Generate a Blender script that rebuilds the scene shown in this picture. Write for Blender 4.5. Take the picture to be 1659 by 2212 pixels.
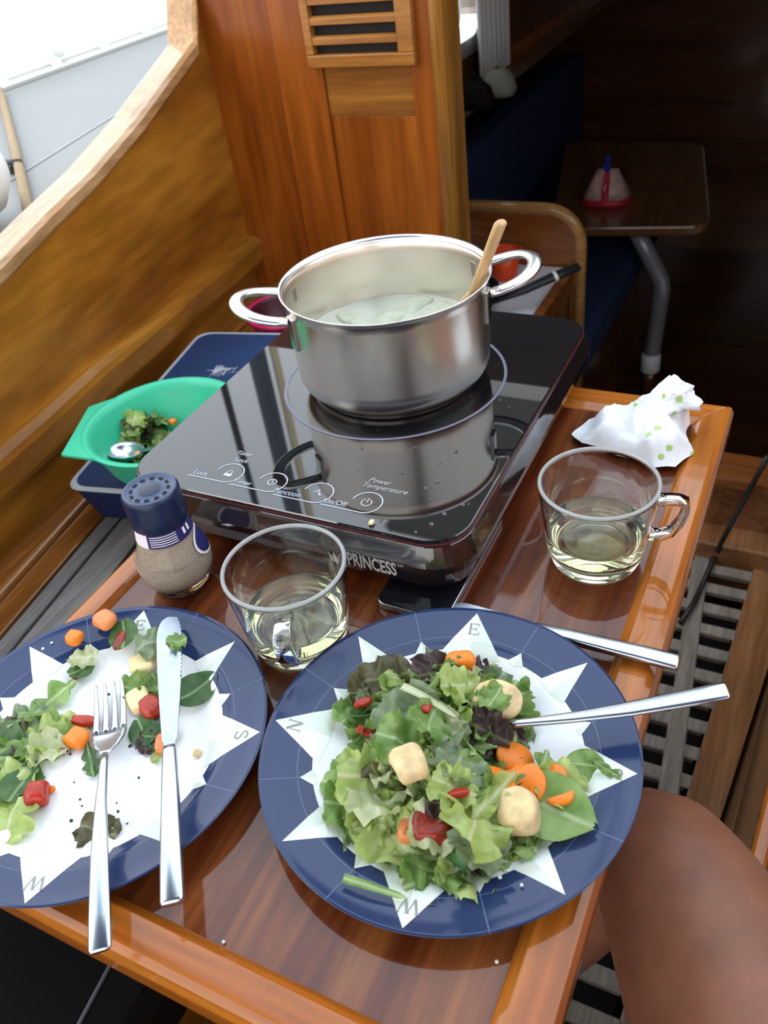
import bpy, math, random
from mathutils import Vector, Matrix, noise
PI = math.pi
for o in list(bpy.data.objects): bpy.data.objects.remove(o)
scene = bpy.context.scene
COL = scene.collection

# ------------------------------------------------------------------ camera
FPX, CXP, CYP = 1810.4, 829.5, 1106.0
PITCH, ROLL, YAW, CAMH = 0.6711, -0.149, -0.5394, 0.4871
CAM = Vector((0, 0, CAMH))
FW = Vector((math.sin(YAW)*math.cos(PITCH), math.cos(YAW)*math.cos(PITCH), -math.sin(PITCH)))
_r0 = Vector((math.cos(YAW), -math.sin(YAW), 0)); _u0 = _r0.cross(FW)
RT = math.cos(ROLL)*_r0 + math.sin(ROLL)*_u0
UP = -math.sin(ROLL)*_r0 + math.cos(ROLL)*_u0
cd = bpy.data.cameras.new('camera'); cam = bpy.data.objects.new('camera', cd); COL.objects.link(cam)
cd.sensor_fit = 'VERTICAL'; cd.sensor_height = 36; cd.sensor_width = 27; cd.lens = FPX/2212*36
cd.clip_start = 0.02; cd.clip_end = 200
cam.matrix_world = Matrix(((RT.x, UP.x, -FW.x, CAM.x), (RT.y, UP.y, -FW.y, CAM.y), (RT.z, UP.z, -FW.z, CAM.z), (0, 0, 0, 1)))
cd.dof.use_dof = True; cd.dof.focus_distance = 0.66; cd.dof.aperture_fstop = 11
scene.camera = cam
def ray(px, py): return FW + RT*((px-CXP)/FPX) - UP*((py-CYP)/FPX)
def atz(px, py, z): d = ray(px, py); return CAM + d*((z-CAM.z)/d.z)
def aty(px, py, y): d = ray(px, py); return CAM + d*(y/d.y)
def atx(px, py, x): d = ray(px, py); return CAM + d*(x/d.x)
def atn(px, py, p0, n): d = ray(px, py); return CAM + d*(n.dot(p0-CAM)/n.dot(d))

# ------------------------------------------------------------------ light
w = bpy.data.worlds.new('sky'); scene.world = w; w.use_nodes = True
nt = w.node_tree; bg = nt.nodes['Background']
tc = nt.nodes.new('ShaderNodeTexCoord'); sx = nt.nodes.new('ShaderNodeSeparateXYZ'); rp = nt.nodes.new('ShaderNodeValToRGB')
nt.links.new(tc.outputs['Generated'], sx.inputs[0]); nt.links.new(sx.outputs['Z'], rp.inputs[0]); nt.links.new(rp.outputs[0], bg.inputs[0])
rp.color_ramp.elements[0].position = 0.0; rp.color_ramp.elements[0].color = (1.0, 0.98, 0.95, 1)
rp.color_ramp.elements[1].position = 0.8; rp.color_ramp.elements[1].color = (0.74, 0.87, 1.0, 1)
bg.inputs[1].default_value = 2.9
sd = bpy.data.lights.new('sun', 'SUN'); sd.energy = 0.6; sd.angle = math.radians(25); sd.color = (1.0, 0.95, 0.86)
sun = bpy.data.objects.new('sun', sd); COL.objects.link(sun)
sun.rotation_euler = Vector((0.45, 0.35, -0.82)).to_track_quat('-Z', 'Y').to_euler()
vs = scene.view_settings; vs.view_transform = 'Standard'; vs.look = 'None'; vs.gamma = 1; vs.use_curve_mapping = False; vs.exposure = 0.0

# ------------------------------------------------------------------ materials
MATS = {}
def newmat(name):
    m = bpy.data.materials.new(name); m.use_nodes = True; MATS[name] = m
    return m, m.node_tree, m.node_tree.nodes['Principled BSDF']
def plain(name, col, rough=.5, metal=0, coat=0, trans=0, ior=1.45, noise_amt=0, nscale=40, sss=0, bump=0, spec=.5, aniso=0):
    m, t, b = newmat(name)
    b.inputs['Base Color'].default_value = (*col, 1); b.inputs['Roughness'].default_value = rough
    b.inputs['Metallic'].default_value = metal; b.inputs['Coat Weight'].default_value = coat; b.inputs['Coat Roughness'].default_value = .04
    b.inputs['Transmission Weight'].default_value = trans; b.inputs['IOR'].default_value = ior
    b.inputs['Specular IOR Level'].default_value = spec
    if aniso: b.inputs['Anisotropic'].default_value = aniso
    if sss:
        b.inputs['Subsurface Weight'].default_value = sss; b.inputs['Subsurface Radius'].default_value = (.006, .003, .002)
    if noise_amt or bump:
        c = t.nodes.new('ShaderNodeTexCoord'); n = t.nodes.new('ShaderNodeTexNoise'); n.inputs['Scale'].default_value = nscale; n.inputs['Detail'].default_value = 5
        t.links.new(c.outputs['Object'], n.inputs['Vector'])
        if noise_amt:
            r = t.nodes.new('ShaderNodeValToRGB'); t.links.new(n.outputs['Fac'], r.inputs[0])
            r.color_ramp.elements[0].position = .3; r.color_ramp.elements[1].position = .7
            r.color_ramp.elements[0].color = (*[max(0, x*(1-noise_amt)) for x in col], 1)
            r.color_ramp.elements[1].color = (*[min(1, x*(1+noise_amt)) for x in col], 1)
            t.links.new(r.outputs[0], b.inputs['Base Color'])
        if bump:
            bp = t.nodes.new('ShaderNodeBump'); bp.inputs['Strength'].default_value = bump; bp.inputs['Distance'].default_value = .002
            t.links.new(n.outputs['Fac'], bp.inputs['Height']); t.links.new(bp.outputs[0], b.inputs['Normal'])
    return m
def wood(name, cols, axis='Y', sc=(1.5, 34), rough=.3, coat=1, coatr=.05, dist=.5, fine=.25, rotz=0):
    m, t, b = newmat(name); N = t.nodes.new; L = t.links.new
    c = N('ShaderNodeTexCoord'); mp = N('ShaderNodeMapping'); s = [sc[1]]*3; s['XYZ'.index(axis)] = sc[0]
    mp.inputs['Scale'].default_value = s; mp.inputs['Rotation'].default_value = (0, 0, rotz)
    L(c.outputs['Object'], mp.inputs[0])
    n = N('ShaderNodeTexNoise'); n.inputs['Scale'].default_value = 1; n.inputs['Detail'].default_value = 7; n.inputs['Distortion'].default_value = dist
    L(mp.outputs[0], n.inputs['Vector'])
    r = N('ShaderNodeValToRGB'); L(n.outputs['Fac'], r.inputs[0]); e = r.color_ramp.elements
    e[0].position = .28; e[0].color = (*cols[0], 1); e[1].position = .72; e[1].color = (*cols[-1], 1)
    if len(cols) > 2: x = e.new(.5); x.color = (*cols[1], 1)
    n2 = N('ShaderNodeTexNoise'); n2.inputs['Scale'].default_value = 6; n2.inputs['Detail'].default_value = 4; L(mp.outputs[0], n2.inputs['Vector'])
    r2 = N('ShaderNodeMapRange'); r2.inputs[1].default_value = .35; r2.inputs[2].default_value = .65; r2.inputs[3].default_value = 1-fine; r2.inputs[4].default_value = 1+fine*.4
    L(n2.outputs['Fac'], r2.inputs[0])
    mx = N('ShaderNodeMix'); mx.data_type = 'RGBA'; mx.blend_type = 'MULTIPLY'; mx.inputs[0].default_value = 1
    L(r.outputs[0], mx.inputs[6]); L(r2.outputs[0], mx.inputs[7]); L(mx.outputs[2], b.inputs['Base Color'])
    b.inputs['Roughness'].default_value = rough; b.inputs['Coat Weight'].default_value = coat; b.inputs['Coat Roughness'].default_value = coatr
    b.inputs['Coat IOR'].default_value = 1.46
    if coat: b.inputs['Specular IOR Level'].default_value = .08
    return m
MAHO = [(.055, .014, .006), (.13, .034, .011), (.22, .066, .02)]
TEAK = [(.17, .055, .011), (.30, .105, .02), (.42, .17, .04)]
wood('table_panel', [(.045, .007, .003), (.13, .027, .007), (.27, .085, .02)], 'Y', (2, 34), rough=.35, coatr=.03)
wood('frame_y', [(.27, .062, .006), (.40, .11, .012), (.52, .17, .022)], 'Y', (2, 30), coatr=.04)
wood('frame_x', [(.27, .062, .006), (.40, .11, .012), (.52, .17, .022)], 'X', (2, 30), coatr=.04)
wood('coaming_wood', [(.22, .07, .007), (.34, .13, .014), (.45, .195, .023)], 'Y', (.8, 9), rough=.4, coat=.6, coatr=.2, dist=1.2)
wood('cap_wood', [(.36, .19, .08), (.5, .28, .13), (.58, .36, .18)], 'Y', (1.5, 25), rough=.3, coatr=.12)
wood('bulk_v', [(.14, .027, .003), (.26, .062, .006), (.38, .11, .011)], 'Z', (1.0, 11), rough=.4, coat=.5, coatr=.2, dist=1)
wood('bulk_stile', [(.19, .04, .004), (.32, .08, .008), (.42, .125, .014)], 'Z', (1.0, 14), rough=.4, coat=.5, coatr=.2)
wood('bulk_h', [(.22, .075, .014), (.31, .115, .02), (.38, .155, .03)], 'X', (1.5, 22), rough=.35, coat=.8, coatr=.15)
wood('vent_wood', [(.24, .085, .016), (.34, .13, .025), (.42, .18, .04)], 'X', (2, 25), rough=.35, coat=.8, coatr=.15)
wood('post_wood', [(.2, .08, .014), (.3, .125, .022), (.4, .18, .035)], 'Z', (2, 30), coatr=.12)
wood('bench_trim', TEAK, 'Y', (2, 26), coatr=.1)
wood('bare_teak', [(.15, .135, .125), (.23, .21, .195), (.31, .285, .265)], 'Y', (3, 60), rough=.8, coat=0)
wood('grate_teak', [(.16, .13, .1), (.25, .21, .17), (.34, .29, .235)], 'Y', (4, 60), rough=.75, coat=0)
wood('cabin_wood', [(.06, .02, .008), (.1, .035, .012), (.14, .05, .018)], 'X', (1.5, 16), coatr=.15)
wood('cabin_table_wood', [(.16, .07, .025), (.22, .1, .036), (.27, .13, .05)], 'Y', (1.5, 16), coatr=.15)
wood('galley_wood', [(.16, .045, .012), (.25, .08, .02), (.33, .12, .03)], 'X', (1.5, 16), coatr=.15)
wood('galley_edge', [(.4, .2, .06), (.5, .27, .09)], 'X', (1.5, 16), coatr=.15)
wood('spoon_wood', [(.48, .27, .11), (.6, .37, .17), (.68, .45, .23)], 'X', (6, 90), rough=.5, coat=0)
wood('sole_wood', [(.2, .08, .03), (.3, .13, .05), (.4, .19, .08)], 'Y', (1.5, 22), rough=.35, coat=1, coatr=.15)
plain('caulk', (.012, .012, .013), .6)
plain('gap_shade', (.01, .006, .004), .8)  # near-black stand-in for the shade in gaps, slots and holes
plain('gelcoat', (.2, .2, .188), .5, noise_amt=.05, nscale=3)
plain('seam_grey', (.3, .3, .29), .6)
plain('alloy', (.78, .77, .73), .3, metal=1)
plain('white_paint', (.86, .86, .83), .3)
plain('tan_rope', (.3, .2, .1), .7, noise_amt=.3, nscale=300)
plain('water', (.05, .08, .09), .12)
plain('quay', (.75, .73, .68), .8, noise_amt=.1, nscale=3)
plain('steel', (.78, .71, .64), .26, metal=1)
plain('steel_rim', (.86, .86, .87), .26, metal=1)
plain('steel_dark', (.42, .40, .385), .22, metal=1)
plain('cutlery_steel', (.5, .54, .6), .24, metal=1)
plain('blade_steel', (.42, .46, .52), .3, metal=1, noise_amt=.12, nscale=90)
plain('black_gloss', (.012, .008, .009), .1, coat=1, ior=1.6)
plain('glass_black', (.006, .006, .007), .02, coat=0, ior=1.75)
plain('print_grey', (.5, .52, .6), .5)
plain('print_white', (.45, .43, .42), .5)
plain('ring_print', (.19, .19, .27), .4)
plain('edge_red', (.09, .018, .02), .15)
plain('rubber', (.02, .02, .02), .7)
plain('cup_rim_glint', (.8, .81, .8), .3, trans=.72, ior=1.46)  # frosted paler glass stands in for sky light along the rim
plain('cup_glass', (.97, .98, .97), .0, trans=1, ior=1.46)
plain('wine', (.93, .92, .66), .0, trans=1, ior=1.33)
plain('drop', (.95, .97, 1), .0, trans=1, ior=1.33)
plain('navy_melamine', (.02, .036, .105), .12, spec=.5)
plain('white_melamine', (.86, .86, .87), .25, coat=.3)
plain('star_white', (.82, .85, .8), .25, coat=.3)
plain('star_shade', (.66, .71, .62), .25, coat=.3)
plain('plate_line', (.12, .15, .26), .3)
plain('letter_ink', (.28, .28, .26), .5)
plain('shaker_cap', (.008, .016, .05), .32)
plain('shaker_top', (.04, .065, .13), .35)
plain('shaker_glass', (.95, .95, .95), .02, trans=1, ior=1.3)
plain('spice', (.52, .42, .32), .9, noise_amt=.45, nscale=1400, bump=.5)
plain('label_navy', (.02, .02, .11), .4)
plain('label_white', (.78, .7, .72), .5)
plain('green_silicone', (.045, .5, .29), .4, sss=.15, noise_amt=.06, nscale=20)
plain('case_blue', (.008, .04, .12), .45, noise_amt=.12, nscale=14)
plain('case_side', (.012, .022, .085), .5, noise_amt=.1, nscale=30)
plain('case_rim', (.5, .52, .55), .4)
plain('magenta', (.6, .012, .1), .35)
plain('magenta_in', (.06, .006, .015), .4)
plain('phone_black', (.008, .008, .01), .06, coat=1)
plain('phone_edge', (.5, .5, .52), .2, metal=1)
plain('soup', (.46, .49, .40), .05, sss=.2, noise_amt=.08, nscale=40)
plain('veg_pale', (.5, .54, .40), .35, sss=.3, noise_amt=.15, nscale=60)
plain('settee_blue', (.03, .05, .14), .85, noise_amt=.15, nscale=90)
plain('curtain', (.62, .63, .66), .8)
plain('white_plastic', (.85, .87, .9), .35)
plain('orange_plastic', (.85, .08, .015), .3)
plain('black_plastic', (.02, .02, .022), .35)
plain('grey_pipe', (.4, .41, .44), .35, metal=.3)
plain('bag_red', (.5, .02, .035), .35)
plain('bag_pink', (.62, .42, .38), .4, noise_amt=.25, nscale=60)
plain('bag_clip', (.02, .03, .35), .35)
plain('black_fabric', (.006, .005, .005), .8, spec=.1)
plain('grey_piping', (.12, .12, .14), .6)
plain('cable_black', (.015, .015, .016), .45)
plain('hood_canvas', (.16, .165, .14), .9)
plain('blocker_canvas', (.1, .12, .2), .9)
plain('hood_window', (.8, .82, .84), .1, trans=.8)
plain('mast_tan', (.75, .62, .4), .5)
plain('mast_cover', (.07, .085, .11), .7)
plain('mast_dark', (.012, .014, .018), .5)
plain('skin', (.27, .105, .058), .5, sss=.1, noise_amt=.16, nscale=28, bump=.25)
plain('shorts_cloth', (.02, .025, .04), .85)
plain('hair', (.06, .04, .03), .6)
plain('carrot', (.86, .22, .015), .35, sss=.2, noise_amt=.12, nscale=80)
plain('pale_carrot', (.78, .25, .08), .4, sss=.2, noise_amt=.15, nscale=120)
plain('tomato', (.42, .025, .008), .3, sss=.2, noise_amt=.25, nscale=120)
plain('dried_tomato', (.24, .022, .008), .3, noise_amt=.5, nscale=160, bump=.5)
plain('crouton', (.74, .55, .29), .8, noise_amt=.22, nscale=110, bump=.5)
plain('cheese', (.86, .68, .36), .5, sss=.2, noise_amt=.07, nscale=60)
plain('crumb_white', (.75, .74, .66), .6)
plain('pepper', (.03, .025, .02), .7)
plain('cucumber', (.04, .12, .025), .35, noise_amt=.3, nscale=60)
def stripes(name, a, b_, scale):
    m, t, b = newmat(name); c = t.nodes.new('ShaderNodeTexCoord'); wv = t.nodes.new('ShaderNodeTexWave'); wv.bands_direction = 'DIAGONAL'
    wv.inputs['Scale'].default_value = scale; r = t.nodes.new('ShaderNodeValToRGB'); r.color_ramp.interpolation = 'CONSTANT'
    r.color_ramp.elements[0].color = (*a, 1); r.color_ramp.elements[1].color = (*b_, 1); r.color_ramp.elements[1].position = .6
    t.links.new(c.outputs['Object'], wv.inputs['Vector']); t.links.new(wv.outputs['Color'], r.inputs[0]); t.links.new(r.outputs[0], b.inputs['Base Color'])
    b.inputs['Roughness'].default_value = .85
stripes('shirt', (.62, .03, .02), (.6, .5, .42), 3.0)
def leafmat(name, lo, hi, rib):
    m, t, b = newmat(name); N = t.nodes.new; L = t.links.new
    c = N('ShaderNodeTexCoord'); n = N('ShaderNodeTexNoise'); n.inputs['Scale'].default_value = 55; n.inputs['Detail'].default_value = 4; L(c.outputs['Object'], n.inputs['Vector'])
    r = N('ShaderNodeValToRGB'); L(n.outputs['Fac'], r.inputs[0]); e = r.color_ramp.elements
    e[0].position = .33; e[0].color = (*lo, 1); e[1].position = .68; e[1].color = (*hi, 1)
    # pale midrib along the leaf's own length
    s = N('ShaderNodeSeparateXYZ'); L(c.outputs['Object'], s.inputs[0]); ab = N('ShaderNodeMath'); ab.operation = 'ABSOLUTE'; L(s.outputs['Y'], ab.inputs[0])
    mr = N('ShaderNodeMapRange'); L(ab.outputs[0], mr.inputs[0]); mr.inputs[1].default_value = .0004; mr.inputs[2].default_value = .0022; mr.inputs[3].default_value = .8; mr.inputs[4].default_value = 0
    mx = N('ShaderNodeMix'); mx.data_type = 'RGBA'; L(mr.outputs[0], mx.inputs[0]); L(r.outputs[0], mx.inputs[6]); mx.inputs[7].default_value = (*rib, 1)
    L(mx.outputs[2], b.inputs['Base Color']); b.inputs['Roughness'].default_value = .38
    tr = N('ShaderNodeBsdfTranslucent'); L(mx.outputs[2], tr.inputs['Color']); ms = N('ShaderNodeMixShader'); ms.inputs[0].default_value = .35
    out = t.nodes['Material Output']; L(b.outputs[0], ms.inputs[1]); L(tr.outputs[0], ms.inputs[2]); L(ms.outputs[0], out.inputs['Surface'])
    bp = N('ShaderNodeBump'); bp.inputs['Strength'].default_value = .35; bp.inputs['Distance'].default_value = .002; L(n.outputs['Fac'], bp.inputs['Height']); L(bp.outputs[0], b.inputs['Normal'])
leafmat('leaf_pale', (.34, .46, .08), (.6, .7, .26), (.75, .78, .5))
leafmat('leaf_cream', (.5, .55, .26), (.7, .73, .46), (.8, .8, .62))
leafmat('leaf_mid', (.13, .26, .04), (.34, .48, .15), (.55, .65, .35))
leafmat('leaf_dark', (.035, .1, .02), (.09, .19, .05), (.35, .5, .22))
leafmat('leaf_grey', (.16, .23, .11), (.34, .42, .24), (.5, .56, .38))
leafmat('leaf_red', (.035, .016, .02), (.12, .07, .06), (.22, .2, .12))
leafmat('leaf_brown', (.07, .06, .025), (.17, .15, .06), (.3, .3, .15))
def napkinmat():
    m, t, b = newmat('napkin'); N = t.nodes.new; L = t.links.new
    c = N('ShaderNodeTexCoord'); v = N('ShaderNodeTexVoronoi'); v.inputs['Scale'].default_value = 62; L(c.outputs['Object'], v.inputs['Vector'])
    r = N('ShaderNodeValToRGB'); r.color_ramp.elements[0].color = (.42, .62, .2, 1); r.color_ramp.elements[1].color = (.86, .87, .9, 1)
    r.color_ramp.elements[0].position = .2; r.color_ramp.elements[1].position = .24; L(v.outputs['Distance'], r.inputs[0])
    n = N('ShaderNodeTexNoise'); n.inputs['Scale'].default_value = 18; L(c.outputs['Object'], n.inputs['Vector'])
    g = N('ShaderNodeMath'); g.operation = 'GREATER_THAN'; g.inputs[1].default_value = .47; L(n.outputs['Fac'], g.inputs[0])
    mx = N('ShaderNodeMix'); mx.data_type = 'RGBA'; L(g.outputs[0], mx.inputs[0]); mx.inputs[6].default_value = (.86, .87, .9, 1); L(r.outputs[0], mx.inputs[7])
    L(mx.outputs[2], b.inputs['Base Color']); b.inputs['Roughness'].default_value = .9
napkinmat()

# ------------------------------------------------------------------ mesh helpers
class MB:
    def __init__(s): s.v = []; s.f = []; s.m = []
    def add(s, vs, fs, M=None, mi=0):
        b = len(s.v)
        s.v += [tuple(M @ Vector(q)) if M else tuple(q) for q in vs]
        s.f += [tuple(b+i for i in f) for f in fs]; s.m += [mi]*len(fs)
        return s
    def box(s, x0, x1, y0, y1, z0, z1, M=None, mi=0):
        return s.add([(x0,y0,z0),(x1,y0,z0),(x1,y1,z0),(x0,y1,z0),(x0,y0,z1),(x1,y0,z1),(x1,y1,z1),(x0,y1,z1)],
                     [(3,2,1,0),(4,5,6,7),(0,1,5,4),(1,2,6,5),(2,3,7,6),(3,0,4,7)], M, mi)
    def hexa(s, a, b_, mi=0):     # two quads of points, bottom and top
        return s.add(list(a)+list(b_), [(3,2,1,0),(4,5,6,7),(0,1,5,4),(1,2,6,5),(2,3,7,6),(3,0,4,7)], None, mi)
    def loft(s, loops, cap0=True, cap1=True, closed=True, M=None, mi=0):
        n = len(loops[0]); vs = [p for l in loops for p in l]; fs = []
        for i in range(len(loops)-1):
            for j in range(n if closed else n-1):
                k = (j+1) % n; fs.append((i*n+j, i*n+k, (i+1)*n+k, (i+1)*n+j))
        if cap0: fs.append(tuple(range(n-1, -1, -1)))
        if cap1: fs.append(tuple(range((len(loops)-1)*n, len(loops)*n)))
        return s.add(vs, fs, M, mi)
    def lathe(s, prof, n=48, M=None, close=False, mi=0):
        vs = []; fs = []; m = len(prof)
        for i in range(n):
            a = 2*PI*i/n; vs += [(r*math.cos(a), r*math.sin(a), z) for r, z in prof]
        for i in range(n):
            k = (i+1) % n
            for j in range(m if close else m-1):
                l = (j+1) % m; fs.append((i*m+j, k*m+j, k*m+l, i*m+l))
        return s.add(vs, fs, M, mi)
    def prism(s, poly, z0, z1, M=None, mi=0):
        return s.loft([[(x, y, z0) for x, y in poly], [(x, y, z1) for x, y in poly]], M=M, mi=mi)
    def tube(s, pts, rad, n=10, flat=1.0, up=None, M=None, mi=0, closed=False):
        pts = [Vector(p) for p in pts]; N = len(pts); rad = rad if isinstance(rad, (list, tuple)) else [rad]*N
        loops = []; prev = Vector(up) if up else None
        for i in range(N):
            if closed: t = pts[(i+1) % N]-pts[i-1]
            else: t = pts[min(i+1, N-1)]-pts[max(i-1, 0)]
            t.normalize()
            if prev is None: prev = Vector((0,0,1)) if abs(t.z) < .9 else Vector((1,0,0))
            ref = Vector(up) if up else prev
            sd_ = t.cross(ref); sd_.normalize(); nn = sd_.cross(t); nn.normalize(); prev = nn
            loops.append([pts[i]+sd_*math.cos(2*PI*j/n)*rad[i]+nn*math.sin(2*PI*j/n)*rad[i]*flat for j in range(n)])
        if closed: loops.append(loops[0]); return s.loft(loops, False, False, M=M, mi=mi)
        return s.loft(loops, M=M, mi=mi)
    def build(s, name, mats, parent=None, smooth=False, W=False, bevel=0, seg=2, sub=0, world=None):
        me = bpy.data.meshes.new(name); off = parent.location if (W and parent) else Vector((0,0,0))
        me.from_pydata([tuple(Vector(q)-off) for q in s.v], [], s.f)
        mats = mats if isinstance(mats, (list, tuple)) else [mats]
        for m in mats: me.materials.append(MATS[m])
        if len(mats) > 1:
            for p, i in zip(me.polygons, s.m): p.material_index = i
        if smooth: me.polygons.foreach_set('use_smooth', [True]*len(me.polygons))
        me.update()
        o = bpy.data.objects.new(name, me); COL.objects.link(o)
        if parent: o.parent = parent
        if bevel:
            b = o.modifiers.new('bevel', 'BEVEL'); b.width = bevel; b.segments = seg; b.limit_method = 'ANGLE'; b.angle_limit = math.radians(40)
        if sub:
            q = o.modifiers.new('sub', 'SUBSURF'); q.levels = sub; q.render_levels = sub
        if smooth and not sub and bevel == 0:
            pass
        return o
def tag(o, label=None, cat=None, group=None, kind=None):
    if label: o['label'] = label
    if cat: o['category'] = cat
    if group: o['group'] = group
    if kind: o['kind'] = kind
    return o
def thing(name, label, cat, loc=(0,0,0), rz=0, group=None, kind=None):
    o = bpy.data.objects.new(name, None); COL.objects.link(o); o.empty_display_size = .05
    o.location = loc; o.rotation_euler = (0, 0, rz)
    return tag(o, label, cat, group, kind)
def aim(o, p0, p1, roll=0):     # local X from p0 to p1, local Z as upright as possible
    x = (Vector(p1)-Vector(p0)).normalized(); y = Vector((0,0,1)).cross(x).normalized(); z = x.cross(y)
    M = Matrix((x, y, z)).transposed()
    o.location = p0; o.rotation_euler = (M @ Matrix.Rotation(roll, 3, 'X')).to_euler()
def rrect(x0, x1, y0, y1, r, z, n=7):
    out = []
    for cx, cy, a0 in ((x1-r, y1-r, 0), (x0+r, y1-r, 90), (x0+r, y0+r, 180), (x1-r, y0+r, 270)):
        for i in range(n):
            a = math.radians(a0+90*i/(n-1)); out.append((cx+r*math.cos(a), cy+r*math.sin(a), z))
    return out
def text_mesh(body, size, xs=1.0, shear=0.0, bold=0.0):
    cu = bpy.data.curves.new('t', 'FONT'); cu.body = body; cu.size = size; cu.align_x = 'CENTER'; cu.align_y = 'CENTER'; cu.shear = shear; cu.offset = bold; cu.resolution_u = 3
    o = bpy.data.objects.new('t', cu); COL.objects.link(o); dg = bpy.context.evaluated_depsgraph_get()
    me = o.evaluated_get(dg).to_mesh(); vs = [(v.co.x*xs, v.co.y, 0) for v in me.vertices]; fs = [tuple(p.vertices) for p in me.polygons]
    o.evaluated_get(dg).to_mesh_clear(); bpy.data.objects.remove(o); bpy.data.curves.remove(cu)
    return vs, fs
def strip(pts, wd):             # flat ribbon in the XY plane
    vs = []; fs = []
    for i, p in enumerate(pts):
        a = Vector(pts[max(i-1, 0)]); b = Vector(pts[min(i+1, len(pts)-1)]); d = (b-a).normalized(); n = Vector((-d.y, d.x))*wd/2
        vs += [(p[0]+n.x, p[1]+n.y, 0), (p[0]-n.x, p[1]-n.y, 0)]
        if i: k = 2*i; fs.append((k-2, k-1, k+1, k))
    return vs, fs

# ================================================================== SETTING
BZ = -.16          # left bench top
FZ = -.58          # cockpit sole
YB = 1.27          # cabin bulkhead
A0 = atz(0, 1211, BZ); A1 = atz(105, 1099, BZ)
WD = (A1-A0); WD.z = 0; WD.normalize(); WN = Vector((WD.y, -WD.x, 0))      # along the coaming, and into the cockpit
def wl(y, off=0, z=0):        # point on the coaming plane at depth y, pushed into the cockpit by off
    t = (y-A0.y)/WD.y; p = A0+WD*t+WN*off; return Vector((p.x, p.y, z))
def wpx(px, py): return atn(px, py, A0, WN)

# cockpit sole with grating
m = MB(); m.box(-.75, .4, -1.0, YB, FZ-.14, FZ-.12); fl = m.build('floor', 'gap_shade'); tag(fl, 'wooden cockpit sole coloured near black as shade under the teak grating', kind='structure')  # near-black colour puts the shade of the grating gaps into the sole
ge = [atz(1659, 1440, FZ), atz(1530, 1850, FZ)]; gs = [atz(1640, 1201, FZ), atz(1480, 1745, FZ)]
def lerpx(a, b, y): return a.x+(b.x-a.x)*(y-a.y)/(b.y-a.y)
m = MB()
ys = (-1.0, YB)
m.hexa([(lerpx(*gs, ys[0])-.003, ys[0], FZ-.12), (lerpx(*ge, ys[0]), ys[0], FZ-.12), (lerpx(*ge, ys[1]), ys[1], FZ-.05), (lerpx(*gs, ys[1])-.003, ys[1], FZ-.05)],
       [(lerpx(*gs, ys[0])-.003, ys[0], FZ-.004), (lerpx(*ge, ys[0]), ys[0], FZ-.004), (lerpx(*ge, ys[1]), ys[1], FZ-.004), (lerpx(*gs, ys[1])-.003, ys[1], FZ-.004)])
tag(m.build('trim_1', 'sole_wood'), 'varnished wooden margin board between grating and bench side', kind='structure')
g = thing('floor_grating', 'weathered grey teak floor grating with dark square gaps', 'grating', (-.1, .9, FZ-.05))
ra, rb = atz(1520, 1170, FZ), atz(1440, 1740, FZ)
y = -.15; 
while y < 1.25:
    x1 = lerpx(*gs, y); m = MB(); m.box(-.5, x1+.0, y-.0115, y+.0115, FZ-.014, FZ-.002); m.build('cross_slat', 'grate_teak', g, W=True, bevel=.002, seg=1); y += .0496
for dx in (0, -.1, -.2, -.3, -.4):
    m = MB(); a, b = (lerpx(ra, rb, -.2)+dx, -.2), (lerpx(ra, rb, 1.26)+dx, 1.26)
    m.hexa([(a[0]-.014, a[1], FZ-.05), (a[0]+.014, a[1], FZ-.05), (b[0]+.014, b[1], FZ-.05), (b[0]-.014, b[1], FZ-.05)],
           [(a[0]-.014, a[1], FZ), (a[0]+.014, a[1], FZ), (b[0]+.014, b[1], FZ), (b[0]-.014, b[1], FZ)])
    m.build('long_rail', 'grate_teak', g, W=True, bevel=.002, seg=1)
cab = [aty(1659, 985, YB-.037), aty(1632, 1035, YB-.037), aty(1605, 1085, YB-.04), aty(1580, 1130, YB-.068), aty(1562, 1165, YB-.072), atz(1545, 1200, FZ+.006), atz(1500, 1300, FZ+.006), atz(1470, 1345, FZ+.006)]
c = MB(); c.tube(cab, .0045, 8); tag(c.build('cable', 'cable_black', smooth=True), 'thin black cable trailing over the floor grating', 'cable')

# right bench
RB = -.2
rbn = thing('side_bench', 'varnished bench with grey teak top beside the bare leg', 'bench', (.4, .2, FZ-.05))
def rx(y): return .05 + (lerpx(*ge, y)-lerpx(*ge, .44))*.8
m = MB(); m.hexa([(lerpx(*ge, -1), -1, FZ-.05), (.8, -1, FZ-.05), (.8, YB, FZ-.05), (lerpx(*ge, YB), YB, FZ-.05)], [(rx(-1), -1, RB-.02), (.8, -1, RB-.02), (.8, YB, RB-.02), (rx(YB), YB, RB-.02)])
m.build('bench_side', 'cap_wood', rbn, W=True)  # pale cap wood stands in for sky reflected in this varnish
m = MB(); m.hexa([(rx(-1)-.004, -1, RB-.03), (rx(-1)+.012, -1, RB-.03), (rx(YB)+.012, YB, RB-.03), (rx(YB)-.004, YB, RB-.03)], [(rx(-1)-.004, -1, RB), (rx(-1)+.012, -1, RB), (rx(YB)+.012, YB, RB), (rx(YB)-.004, YB, RB)])
m.build('edge_trim', 'frame_y', rbn, W=True, bevel=.004)
for k in range(8):
    x0 = .014+k*.052; m = MB(); m.hexa([(rx(-1)+x0, -1, RB-.02), (rx(-1)+x0+.047, -1, RB-.02), (rx(YB)+x0+.047, YB, RB-.02), (rx(YB)+x0, YB, RB-.02)], [(rx(-1)+x0, -1, RB), (rx(-1)+x0+.047, -1, RB), (rx(YB)+x0+.047, YB, RB), (rx(YB)+x0, YB, RB)])
    m.build('plank', 'bare_teak', rbn, W=True, bevel=.0015, seg=1)
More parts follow.
